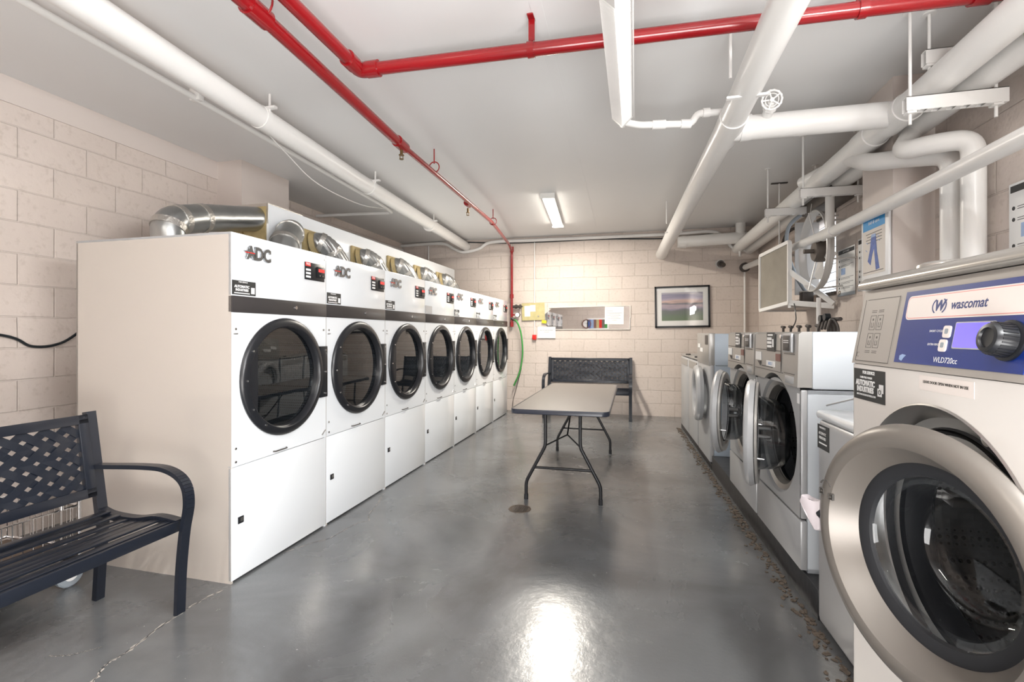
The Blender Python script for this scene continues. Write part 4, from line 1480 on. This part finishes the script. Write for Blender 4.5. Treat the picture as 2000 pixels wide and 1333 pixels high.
def big_washer(label, l0, w, angle, tag_text):
    t = thing('front_load_washer', label, 'washer', row(.885, l0, 0), RA, 'open front load washers')
    z0, z1, D = .14, 1.315, .80
    cy, cz, r = w * .50, .745, .285
    g = .004
    # cabinet with front rounded edges
    m = MB()
    m.box(.03, D, g, g + .02, z0, 1.03).box(.03, D, w - g - .02, w - g, z0, 1.03).box(D - .02, D, g, w - g, z0, 1.03)
    m.box(.03, D, g, w - g, z0, z0 + .02).box(.03, D, g, w - g, 1.01, 1.03)
    m.build('cabinet', 'palegrey', t, smooth=False)
    MB().box(.05, D, g, w - g, 1.032, z1, .012).build('upper_cabinet', 'palegrey', t)
    m = MB()
    m.holed(0, g + .012, w - g - .012, z0 + .26, 1.04, cy, cz, r + .03)
    m.lathe([(0, r + .03), (.012, r + .018), (.04, r)], (0, cy, cz), n=64)
    # rolled edges to the sides
    m.box(0.001, .03, g, g + .016, z0 + .26, 1.03, .006).box(0.001, .03, w - g - .016, w - g, z0 + .26, 1.03, .006)
    m.build('front_panel', 'silver2', t)
    m = MB()
    m.box(-.002, .03, g, w - g, z0 + .01, z0 + .25, .006)
    m.build('toe_panel', 'silver2', t)
    m = MB()
    m.lathe([(.012, r + .016), (.02, r - .012), (.06, r - .03)], (0, cy, cz), n=64)
    m.build('porthole_rim', 'steel', t)
    m = MB()
    m.lathe([(.05, r - .028), (.09, r - .01), (.14, r - .045)], (0, cy, cz), n=56)
    m.build('bellows', 'rubber', t)
    MB().lathe([(.13, r - .04), (.14, r - .01), (.60, r - .01), (.60, 0)], (0, cy, cz), n=56).build('drum', 'drum', t)
    m = MB()
    for a_s, b_s in (((.11, .20), (.11, .96)), ((.11, .96), (.32, 1.022)), ((.32, 1.022), (.78, 1.022)), ((.42, 1.04), (.42, 1.305))):
        m.obox((a_s[0], .002, a_s[1]), (b_s[0], .002, b_s[1]), .004, .004)
    m.build('side_seams', 'silver', t)
    # curved control panel : lower edge follows the arch
    prof = []
    n = 40
    for k in range(n + 1):
        y = g + (w - 2 * g) * k / n
        u = abs(y - cy)
        a = math.sqrt(max(0, (r + .055) ** 2 - u * u)) + cz if u < r + .05 else 0
        base = 1.042
        f = max(0, min(1, (u - .20) / .10))
        zz = max(base if u > .25 else 0, a)
        zz = base + max(0, a - base) * 1.0 if u < .30 else base
        prof.append((y, zz))
    m = MB()
    front, back = [], []
    for y, z in prof:
        front.append(m.b.verts.new((-.016, y, z)))
        back.append(m.b.verts.new((.05, y, z)))
    ft = [m.b.verts.new((-.010, y, z1 - .012)) for y, z in prof]
    ft2 = [m.b.verts.new((.006, y, z1)) for y, z in prof]
    bt = [m.b.verts.new((.05, y, z1)) for y, z in prof]
    for k in range(n):
        for A, B in ((front, ft), (ft, ft2), (ft2, bt), (bt, back), (back, front)):
            m._f([A[k], A[k + 1], B[k + 1], B[k]])
    for k in (0, n):
        m._f([front[k], ft[k], ft2[k], bt[k], back[k]])
    cp = m.build('control_panel', 'silver', t, ang=30)
    m = MB()
    yy = lambda a: w - a   # a measured from the left (far) end as seen
    m.box(-.0175, -.014, yy(.03), yy(.50), 1.210, 1.213).box(-.0175, -.014, yy(.02), yy(.53), 1.095, 1.098)
    m.box(-.0175, -.014, yy(.50), yy(.503), 1.10, 1.30).box(-.0175, -.014, yy(.16), yy(.36), 1.112, 1.117)
    m.box(-.0175, -.014, yy(.55), yy(.70), 1.10, 1.103).box(-.0175, -.014, yy(.55), yy(.70), 1.20, 1.203)
    m.build('panel_seams', 'darkline', cp, smooth=False)
    m = MB()
    m.box(-.018, -.014, yy(.26), yy(.40), 1.205, 1.312)
    m.mi = 1
    m.box(-.019, -.018, yy(.28), yy(.37), 1.293, 1.303)
    m.box(-.019, -.018, yy(.27), yy(.35), 1.268, 1.284)
    m.box(-.019, -.018, yy(.27), yy(.35), 1.247, 1.262)
    m.box(-.019, -.018, yy(.27), yy(.35), 1.226, 1.240)
    m.box(-.019, -.018, yy(.362), yy(.385), 1.23, 1.275)
    m.build('service_sticker', ['ink', 'white'], cp, smooth=False)
    m = MB()
    m.box(-.018, -.014, yy(.03), yy(.14), 1.145, 1.195)
    m.box(-.0182, -.014, yy(.25), yy(.40), 1.118, 1.150)
    m.build('paper_labels', 'paper', cp, smooth=False)
    text(tag_text, .026, 'lightblue', cp, (-.0188, yy(.325), 1.134), (0, -1, 0), (0, 0, 1))
    m = MB()
    m.box(-.019, -.014, yy(.42), yy(.49), 1.155, 1.195).build('brown_button', 'brown', cp)
    m = MB()
    m.prism([(-.017, yy(.08), 1.14), (-.017, yy(.14), 1.14), (-.017, yy(.135), 1.112)], (-.003, 0, 0))
    m.build('dispenser_mark', 'darkline', cp)
    # coin unit
    m = MB()
    m.box(-.026, -.014, yy(.555), yy(.685), 1.210, 1.308, .004)
    co = m.build('coin_unit', 'silver2', cp)
    m = MB()
    m.box(-.030, -.026, yy(.575), yy(.67), 1.218, 1.296, .002)
    m.mi = 1
    m.box(-.031, -.030, yy(.585), yy(.66), 1.268, 1.272).box(-.031, -.030, yy(.585), yy(.66), 1.258, 1.262)
    m.mi = 2
    m.box(-.031, -.030, yy(.585), yy(.66), 1.236, 1.25)
    m.build('coin_slot', ['iron', 'white', 'black'], co)
    m = MB()
    m.cyl((-.014, yy(.535), 1.290), (-.03, yy(.535), 1.290), .011, 14).build('coin_lock', 'chrome', cp)
    MB().box(-.016, -.0135, yy(.56), yy(.69), 1.05, 1.09, .002).build('coin_door', 'silver2', cp)
    MB().box(-.001, .002, g + .02, g + .05, .96, 1.01).build('small_tag', 'white', t)
    # door ajar, hinge at far side
    hd, dy, Ri = round_door(t, -1, .30, angle, (-.012, cy + .30), cz, 'silver2', .17, .205, .05, .72)
    m = MB()
    m.box(.0, .03, dy + .20, dy + .255, .02, .13, .004)
    m.cyl((.005, dy + .20, -.01), (.07, dy + .20, -.01), .012, 12).cyl((.005, dy + .20, -.06), (.07, dy + .20, -.06), .012, 12)
    m.build('hinge_block', 'silver', hd)
    m = MB()
    m.cyl((0, dy + .02 - .24, -.10), (.05, dy + .02 - .24, -.10), .008, 8, .004)
    m.build('door_catch', 'chrome', hd)
    MB().lathe([(.004, .285), (.016, .28), (.018, .235), (.004, .225)], (0, dy, 0), n=56, closed=True).build('inner_ring', 'silver', hd)
    return t


big_washer('grey front load washer with its round door ajar, nearer of the open pair', 2.595, .745, 17.5, 'AUG 7')
big_washer('grey front load washer with its round door ajar, farther of the open pair', 3.36, .735, 20.5, 'JULY 2')


def small_washer(label, l0, w, d, h, body, front, closed=True, z0=0.0, panel=True, side='palegrey', name='compact_washer'):
    t = thing(name, label, 'washer', row(d, l0, 0), RA, 'compact washers at the far end')
    cy = w / 2
    m = MB().box(.04, .74, 0, w, z0, h, .01)
    m.build('cabinet', side, t)
    m = MB().box(0, .042, .004, w - .004, z0 + .01, h - .01, .012)
    m.build('front_panel', front, t)
    return t


# far washer with blue grey side
t = small_washer('tall washer with a blue grey side panel and round door, beyond the open pair', 4.92, .66, .885, 1.305, None, 'silver2', z0=.06, side='bluegrey')
MB().box(-.012, .05, .002, .658, 1.0, 1.31, .008).build('control_panel', 'silver', t)
m = MB()
m.box(-.018, -.012, .04, .16, 1.20, 1.29)
m.mi = 1
m.box(-.016, -.012, .30, .45, 1.12, 1.16).box(-.016, -.012, .45, .58, 1.16, 1.20)
m.build('panel_labels', ['iron', 'paper'], t, smooth=False)
dd, dy, Ri = round_door(t, -1, .285, 3, (-.012, .33 + .285), .70, 'silver2', .12, .19, .07, .70)
m = MB()
m.obox((.05, -.002, 1.0), (.30, -.002, 1.0), .003, .003).obox((.30, -.002, 1.0), (.45, -.002, 1.10), .003, .003).obox((.45, -.002, 1.10), (.74, -.002, 1.10), .003, .003).obox((.30, -.002, .2), (.30, -.002, 1.0), .003, .003)
m.build('side_seam', 'darkline', t)
for l0, lab in ((5.62, 'low silver washer with a flat lid, beyond the blue sided washer'), (6.32, 'farthest low silver washer, at the end of the row by the back wall')):
    t = small_washer(lab, l0, .67, .885, 1.01, None, 'silver2', z0=.06)
    MB().box(-.004, .74, .002, .668, 1.01, 1.035, .01).build('lid', 'silver', t)
    MB().box(-.006, .0, .05, .62, .90, .98).build('control_panel', 'silver', t)
    MB().cyl((.02, .15, 1.035), (.02, .15, 1.05), .03, 14).build('lid_knob', 'iron', t)

# low washer next to the big one
t = thing('low_washer', 'low grey washer with a rounded white lid behind the blue panelled washer', 'washer', row(.885, 1.745), RA)
w = .665
MB().box(0, .72, 0, w, .02, .93, .03, 4).build('cabinet', 'silver2', t)
m = MB().box(-.006, .735, -.004, w + .004, .925, .966, .018, 4)
m.build('lid', 'enamel', t)
st = MB().box(-.0015, 0, w - .13, w - .012, .80, .905).build('service_sticker', 'ink', t, smooth=False)
text('FOR SERVICE', .012, 'white', st, (-.002, w - .065, .893), (0, -1, 0), (0, 0, 1), sx=.9)
text('AUTOMATIC', .017, 'white', st, (-.002, w - .065, .868), (0, -1, 0), (0, 0, 1), sx=.75)
text('INDUSTRIES', .017, 'white', st, (-.002, w - .065, .848), (0, -1, 0), (0, 0, 1), sx=.75)
MB().box(-.0022, -.0015, w - .11, w - .03, .822, .828).build('sticker_print', 'white', st)
m = MB().tube([(-.001, w - .02, .50), (-.001, w - .12, .42), (-.001, .12, .40), (-.001, .04, .44)], .003, 6, .05)
m.build('front_seam', 'silver', t)
MB().tube([(.10, w + .001, .10), (.10, w + .001, .80), (.3, w + .001, .90)], .002, 6).build('side_seam', 'silver', t)
t = thing('drain_hose', 'thick black hose looping behind the nearer open washer', 'hose', row(1.72, 2.95, 1.2), RA)
MB().sweep(bez([(0, -.08, -.9), (0, -.08, 0), (0, -.07, .14), (0, 0, .20), (0, .07, .14), (0, .08, 0), (0, .08, -.9)], 40), .024, 14).build('hose_tube', 'hoseblk', t)
MB().cyl((0, .078, .10), (0, .078, .15), .03, 12).build('hose_collar', 'brightyellow', t)
t = thing('drain_hose', 'grey plastic hose elbow poking up behind the low washer', 'hose', row(1.72, 2.55, 1.2), RA)
MB().sweep(bez([(0, -.06, -.9), (0, -.05, 0), (0, -.04, .15), (0, .03, .19), (0, .09, .14)], 30), .035, 14).build('hose_tube', 'hosegrey', t)
t = thing('water_valve', 'tangle of dark iron taps and hoses behind the farther open washer', 'valve', row(1.72, 4.35, 1.32), RA)
m = MB()
for k in range(4):
    y = -.09 + k * .06
    m.tube([(0, y, -1.3), (0, y + .01, .05), (-.04, y + .03, .12), (-.06, y + .05, .02)], .012, 8, .04)
m.cyl((0, -.12, .10), (0, .12, .10), .016, 10)
m.build('pipework', 'iron', t)
MB().cyl((-.03, 0, .12), (-.07, 0, .12), .03, 10).cyl((-.03, .09, .11), (-.07, .09, .11), .03, 10).build('tap_handles', 'hoseblk', t)
t = thing('water_valve', 'row of small black taps behind the blue sided washer', 'valve', row(1.70, 5.1, 1.30), RA)
m = MB()
for k in range(5):
    y = -.5 + k * .22
    m.cyl((0, y, -1.28), (0, y, .07), .012, 8).cyl((0, y - .04, .07), (0, y + .04, .075), .014, 8)
m.build('pipework', 'iron', t)
pipe('supply_pipe', 'pair of pinkish risers behind the taps under the mesh screen', 'pipe', [(1.55, 4.75, .02), (1.55, 4.75, 1.62)], .018, n=12)
pipe('cable', 'thin black wire curving down from the mesh screen to the washers', 'cable',
     bez([(1.50, 5.25, 1.60), (1.50, 5.20, 1.50), (1.47, 5.10, 1.42), (1.40, 5.0, 1.33)], 18), .005, 'hoseblk', n=6)

# ------------------------------------------------------------------ the near blue panelled washer
t = thing('blue_panel_washer', 'big white washer with a blue control panel and its round door swung open', 'washer', row(.728, .98), RA)
w, D = .72, .82
g = 0
cy, cz, pr = .335, .80, .335
zb = 1.213
m = MB()
m.box(.012, D, 0, .014, .02, zb).box(.012, D, w - .014, w, .02, zb).box(D - .02, D, 0, w, .02, zb).box(.012, D, 0, w, .02, .04)
m.holed(0, 0, w, .02, zb, cy, cz, pr)
m.holed(.012, 0, w, .02, zb, cy, cz, pr)
m.box(0, .012, w - .003, w, .02, zb).box(0, .012, 0, .003, .02, zb)
m.build('cabinet', 'washwhite', t, ang=25)
m = MB()
m.lathe([(-.001, pr + .004), (-.004, pr), (.004, pr - .006), (.045, pr - .028), (.050, pr - .05), (.052, pr - .095)], (0, cy, cz), n=80)
rec = m.build('porthole_recess', 'bluegrey', t)
rec.data.materials[0] = M['steel']
m = MB()
m.lathe([(.035, .275), (.055, .262), (.065, .24), (.10, .235), (.14, .245)], (0, cy, cz), n=64)
m.build('bellows', 'rubber', t)
m = MB()
m.lathe([(.052, .285), (.044, .278), (.052, .27)], (0, cy, cz), n=64)
m.build('bellows_clip', 'blackm', t)
MB().lathe([(.13, .235), (.15, .29), (.66, .29), (.68, .27), (.68, 0)], (0, cy, cz), n=64).build('drum', 'drum', t)
m = MB()
for a in (10, 130, 250):
    c_, s_ = math.cos(R(a)), math.sin(R(a))
    m.obox((.18, cy + .265 * c_, cz + .265 * s_), (.64, cy + .265 * c_, cz + .265 * s_), .03, .05, (0, c_, s_))
m.build('drum_paddles', 'steel', t)
MB().cyl((.03, cy - .12, cz + .285), (.048, cy - .12, cz + .285), .016, 20).build('recess_screw', 'chrome', t)
# leaning control head: lower edge at x=-.004, upper edge at x=.034
ZT = 1.437
tilt = math.atan2(.038, ZT - zb)
HD = bpy.data.objects.new('head', None)
bpy.data.objects.remove(HD)
m = MB()
m.prism([(-.004, -.002, zb + .002), (.034, -.002, ZT), (D, -.002, ZT), (D, -.002, zb + .002)], (0, w + .004, 0))
head = m.build('control_head', 'graypanel', t, smooth=False)
m = MB()
m.box(.004, .03, 0, w, zb - .002, zb + .004)
m.build('seam_strip', 'darkline', t)
# rounded cap
m = MB()
prof = [(.020, ZT + .002), (.014, ZT + .012), (.018, ZT + .026), (.034, ZT + .038), (.07, ZT + .045), (D, ZT + .050), (D, ZT + .002)]
m.prism([(a, -.006, b) for a, b in prof], (0, w + .012, 0))
m.build('top_cap', 'cap_metal', t, ang=50)
MB().lathe([(0, .075), (.018, .072), (.026, .055), (.028, 0)], (.19, .61, ZT + .046), (0, 0, 1), n=40).build('fill_lid', 'cap_metal', t)
# everything on the sloping face is placed with face coordinates (a from the left, b up the slope)
sl = Vector((.038, 0, ZT - zb)).normalized()
nrm = Vector((-sl.z, 0, sl.x))
org = Vector((-.004, w, zb + .002))


def fp(a, b, o=0.0):
    return org + Vector((0, -a, 0)) + sl * b + nrm * o


def fbox(m, a0, a1, b0, b1, o0, o1):
    m.prism([fp(a0, b0, o0), fp(a1, b0, o0), fp(a1, b1, o0), fp(a0, b1, o0)], nrm * (o1 - o0))


def rrect(m, a0, a1, b0, b1, r, o0, o1):
    pl = []
    for ca, cb, s0 in ((a1 - r, b1 - r, 0), (a0 + r, b1 - r, 90), (a0 + r, b0 + r, 180), (a1 - r, b0 + r, 270)):
        for k in range(6):
            q = R(s0 + 18 * k)
            pl.append(fp(ca + r * math.cos(q), cb + r * math.sin(q), o0))
    m.prism(pl, nrm * (o1 - o0))


m = MB(); fbox(m, .228, .645, .016, .203, -.001, .0015)
bp_ = m.build('blue_panel', 'blue', t, smooth=False)
m = MB(); rrect(m, .243, .636, .128, .190, .014, .0015, .002)
m.mi = 1; rrect(m, .246, .633, .131, .187, .012, .002, .0024)
m.mi = 2; rrect(m, .248, .631, .133, .185, .011, .0024, .0027)
m.build('name_plate', ['cream', 'pink', 'cream'], bp_, smooth=False)
text('wascomat', .031, 'bluetext', bp_, fp(.470, .158, .0030), (0, -1, 0), sl, 'brand_name', extr=.0002, shear=.15, bold=.0004, sx=.88)
text('W', .034, 'bluetext', bp_, fp(.374, .158, .0030), (0, -1, 0), sl, 'brand_emblem', extr=.0002, shear=.2, bold=.0014)
for sgn in (-1, 1):
    m = MB()
    pv = None
    for k in range(13):
        q = R(-55 + k * 110 / 12)
        p = fp(.374 + sgn * .024 * math.cos(q), .158 + .019 * math.sin(q), .0032)
        if pv is not None: m.obox(pv, p, .0028, .0006, nrm)
        pv = p
    m.build('emblem_arc', 'bluetext', bp_)
m = MB()
rrect(m, .443, .560, .058, .118, .004, .0015, .003)
dsp = m.build('display_frame', 'silver2', bp_)
m = MB(); rrect(m, .446, .557, .061, .115, .003, .003, .0035)
m.build('display', 'lcd', dsp)
for b, lab in ((.094, 'SHORT CYCLE'), (.062, 'EXTRA RINSE')):
    m = MB(); rrect(m, .408 - (.006 if b < .07 else 0), .432 - (.006 if b < .07 else 0), b - .012, b + .016, .006, .0015, .005)
    bt = m.build('button', 'cream', bp_)
    m = MB(); rrect(m, .414 - (.006 if b < .07 else 0), .426 - (.006 if b < .07 else 0), b - .003, b + .009, .003, .005, .0053)
    m.build('button_icon', 'hosegrey', bt)
    text(lab, .0075, 'white', bp_, fp(.378, b + .004, .0018), (0, -1, 0), sl, extr=.0001)
text('WLD720cc', .0185, 'white', bp_, fp(.428, .030, .0018), (0, -1, 0), sl, 'model_name', extr=.0001, sx=.95)
m = MB()
pv = [fp(.250, .024, .0018), fp(.262, .020, .0018), fp(.268, .028, .0018), fp(.278, .036, .0018), (fp(.262, .038, .0018)), fp(.250, .034, .0018)]
m.prism(pv, nrm * .0002)
m.build('bird_mark', 'lightblue', bp_)
# knob
m = MB()
kc = fp(.600, .078, 0)
m.lathe([(.001, .040), (.006, .040), (.008, .033), (.034, .031), (.040, .027), (.041, .020), (.037, .018), (.036, 0)], kc, nrm, n=56)
kn = m.build('selector_knob', 'black', bp_)
m = MB()
a_, b_ = frame_from(nrm)
for k in range(28):
    q = a_ * math.cos(k * 2 * PI / 28) + b_ * math.sin(k * 2 * PI / 28)
    m.obox(kc + q * .0335 + nrm * .009, kc + q * .0315 + nrm * .033, .003, .002, q)
m.build('knob_ribs', 'black', kn)
# program card at the left of the head
m = MB()
fbox(m, .018, .200, .010, .196, -.001, .0008)
pc = m.build('program_card', 'silver', t, smooth=False)
m = MB()
for a0, a1, b0, b1 in ((.018, .200, .009, .0105), (.018, .0195, .01, .196), (.030, .200, .194, .1955), (.199, .2005, .01, .196), (.022, .034, .022, .023), (.022, .034, .034, .035), (.022, .023, .022, .035)):
    fbox(m, a0, a1, b0, b1, .0008, .0014)
for ca in (.080, .118):
    for cb in (.125, .072):
        for a0, a1, b0, b1 in ((-.015, .015, .02, .0212), (-.015, .015, -.022, -.0208), (-.015, -.0142, -.022, .02), (.0142, .015, -.022, .02), (-.006, .006, -.014, -.0125), (-.006, -.0048, -.014, .0), (.0048, .006, -.014, .0)):
            fbox(m, ca + a0, ca + a1, cb + b0, cb + b1, .0008, .0013)
        fbox(m, ca - .003, ca + .003, cb + .006, cb + .012, .0008, .0013)
    for cb in (.155, .160, .040, .035):
        fbox(m, ca - .014, ca + .012, cb, cb + .0015, .0008, .0013)
m.build('card_icons', 'graypanel', pc, smooth=False)
bpy.data.objects[pc.name].data.materials[0] = M['graypanel']
for o in C.objects:
    if o.name.startswith('card_icons'): o.data.materials[0] = M['darkline']
# stickers on the white front
st = MB().box(-.0012, 0, w - .182, w - .006, 1.108, 1.200).build('service_sticker', 'ink', t, smooth=False)
sc_ = w - .094
text('FOR SERVICE', .013, 'white', st, (-.0016, sc_, 1.190), (0, -1, 0), (0, 0, 1), bold=.0003, sx=.9)
text('1-800-PRO-WASH', .009, 'white', st, (-.0016, sc_ + .015, 1.175), (0, -1, 0), (0, 0, 1))
text('AUTOMATIC', .023, 'white', st, (-.0016, sc_ + .020, 1.158), (0, -1, 0), (0, 0, 1), bold=.0009, sx=.82)
text('INDUSTRIES', .022, 'white', st, (-.0016, sc_ + .020, 1.139), (0, -1, 0), (0, 0, 1), bold=.0009, sx=.82)
text('AUTOMATICINDUSTRIES.COM', .008, 'white', st, (-.0016, sc_ + .015, 1.123), (0, -1, 0), (0, 0, 1))
m = MB()
m.box(-.0018, -.0012, sc_ - .072, sc_ - .050, 1.128, 1.150).box(-.0018, -.0012, sc_ - .080, sc_ - .058, 1.138, 1.162)
m.mi = 1
m.ring((-.002, sc_ - .062, 1.140), (1, 0, 0), .006, .001, 14)
m.build('sticker_emblem', ['white', 'ink'], st)
st = MB().box(-.0008, 0, w - .52, w - .335, 1.170, 1.205).build('door_label', 'cream', t, smooth=False)
text('LEAVE DOOR OPEN WHEN NOT IN USE', .0092, 'darkline', st, (-.0012, w - .4275, 1.190), (0, -1, 0), (0, 0, 1), sx=.93)

# the open door : ring, gasket and glass bowl
RD = .299
m = MB()
m.lathe([(.0, RD - .010), (-.018, RD), (-.034, RD - .008), (-.044, RD - .024), (-.047, RD - .040), (-.043, RD - .054), (-.034, RD - .060), (-.010, RD - .074), (.026, RD - .098), (.030, RD - .09), (.01, RD - .02)], (0, RD, 0), n=96, closed=True)
dr_ = m.build('door', 'taupe_metal', t, (.036, -.014, .80), (0, 0, R(16.15)))
m = MB()
m.lathe([(.014, RD - .090), (.012, RD - .100), (.020, RD - .118), (.030, RD - .122), (.034, RD - .095)], (0, RD, 0), n=80, closed=True)
m.build('door_gasket', 'rubber', dr_)
rb = RD - .118
m = MB()
m.lathe([(.022, rb + .003), (.028, rb - .004), (.045, rb - .010), (.09, rb - .020), (.13, rb - .030), (.155, rb - .050), (.165, rb - .085), (.168, 0)], (0, RD, 0), n=80)
m.build('glass_bowl', 'bowl', dr_)
m = MB()
m.lathe([(.030, rb - .004), (.036, rb - .020), (.044, rb - .022), (.044, rb - .008)], (0, RD, 0), n=80, closed=True)
m.build('bowl_collar', 'bowl', dr_)
m = MB()
q = Vector((-.010, 2 * RD - .004, -.005))
hp = [(0, 0, .036), (-.01, .024, .026), (-.012, .060, .036), (-.012, .070, .010), (-.010, .040, -.014), (-.004, .018, -.056), (0, 0, -.050)]
m.prism([q + Vector(p) for p in hp], (-.024, 0, 0))
bmesh.ops.bevel(m.b, geom=list(m.b.edges), offset=.005, segments=3, profile=.5, affect='EDGES')
m.build('handle', 'lilac', dr_)
m = MB()
m.cyl((-.02, 2 * RD - .012, -.008), (-.02, 2 * RD + .004, -.008), .017, 16)
m.build('handle_shaft', 'black', dr_)
# lock symbols moulded in the ring
m = MB()
for yy_, zz in ((-.0, .0), (-.034, -.006)):
    cy_ = 2 * RD - .030 + yy_; cz_ = .070 + zz
    for a0, a1, b0, b1 in ((-.008, .008, -.010, -.0088), (-.008, .008, .005, .0062), (-.008, -.0068, -.010, .005), (.0068, .008, -.010, .005), (-.001, .001, -.004, .001)):
        m.box(-.0465, -.040, cy_ + a0, cy_ + a1, cz_ + b0, cz_ + b1)
pv = None
for k in range(11):
    q = R(20 + 14 * k)
    p = (-.045, 2 * RD - .046 + .020 * math.cos(q), .082 + .020 * math.sin(q))
    if pv: m.obox(pv, p, .0022, .004, (1, 0, 0))
    pv = p
m.build('lock_symbols', 'darkline', dr_)
m = MB()
m.box(-.03, .03, -.02, .03, -.09, .09, .008)
m.build('hinge', 'steel', dr_)

# ------------------------------------------------------------------ floor details
t = thing('floor_drain', 'round rusty floor drain in front of the folding table', 'drain', (-.834, 3.50, 0))
m = MB()
m.lathe([(0, .085), (.003, .083), (.003, .070), (.001, .068), (.001, 0)], d=(0, 0, 1), n=36)
m.build('drain_rim', 'debris', t)
m = MB()
for k in range(7):
    x = -.05 + k * .0167
    h_ = math.sqrt(.064 ** 2 - x * x)
    m.box(x - .003, x + .003, -h_, h_, .001, .003)
m.build('grate_bars', 'iron', t)


def crack(pts, w0, name):
    cv = bez([(x, y, 0) for x, y in pts], 60)
    m = MB()
    for lay, (wd, z, mi) in enumerate(((w0, .0006, 0), (w0 * .35, .0010, 1))):
        m.mi = mi
        rg = []
        rs = random.Random(5 + lay)
        for i, p in enumerate(cv):
            d = (cv[min(i + 1, len(cv) - 1)] - cv[max(i - 1, 0)]).normalized()
            nn = Vector((-d.y, d.x, 0))
            ww = wd * (.25 + 1.3 * rs.random()) / 2
            o_ = (rs.random() - .5) * w0 * .8
            rg.append((m.b.verts.new((p.x + nn.x * (o_ + ww), p.y + nn.y * (o_ + ww), z)), m.b.verts.new((p.x + nn.x * (o_ - ww), p.y + nn.y * (o_ - ww), z))))
        for i in range(len(rg) - 1):
            m._f([rg[i][0], rg[i][1], rg[i + 1][1], rg[i + 1][0]])
    return struct(m.build(name, ['crack', 'crackd'], smooth=False))


crack([(-2.04, 2.02), (-2.055, 1.886), (-2.052, 1.716), (-2.019, 1.543), (-2.023, 1.447), (-1.972, 1.365), (-1.95, 1.15)], .012, 'trim_5')
crack([(-2.02, 2.46), (-1.96, 2.60), (-1.89, 2.70), (-1.87, 2.85), (-1.85, 2.967), (-1.80, 3.02), (-1.86, 3.12), (-1.92, 3.35), (-1.99, 3.55)], .006, 'trim_6')
crack([(-2.30, 1.43), (-2.22, 1.46), (-2.15, 1.53)], .006, 'trim_7')
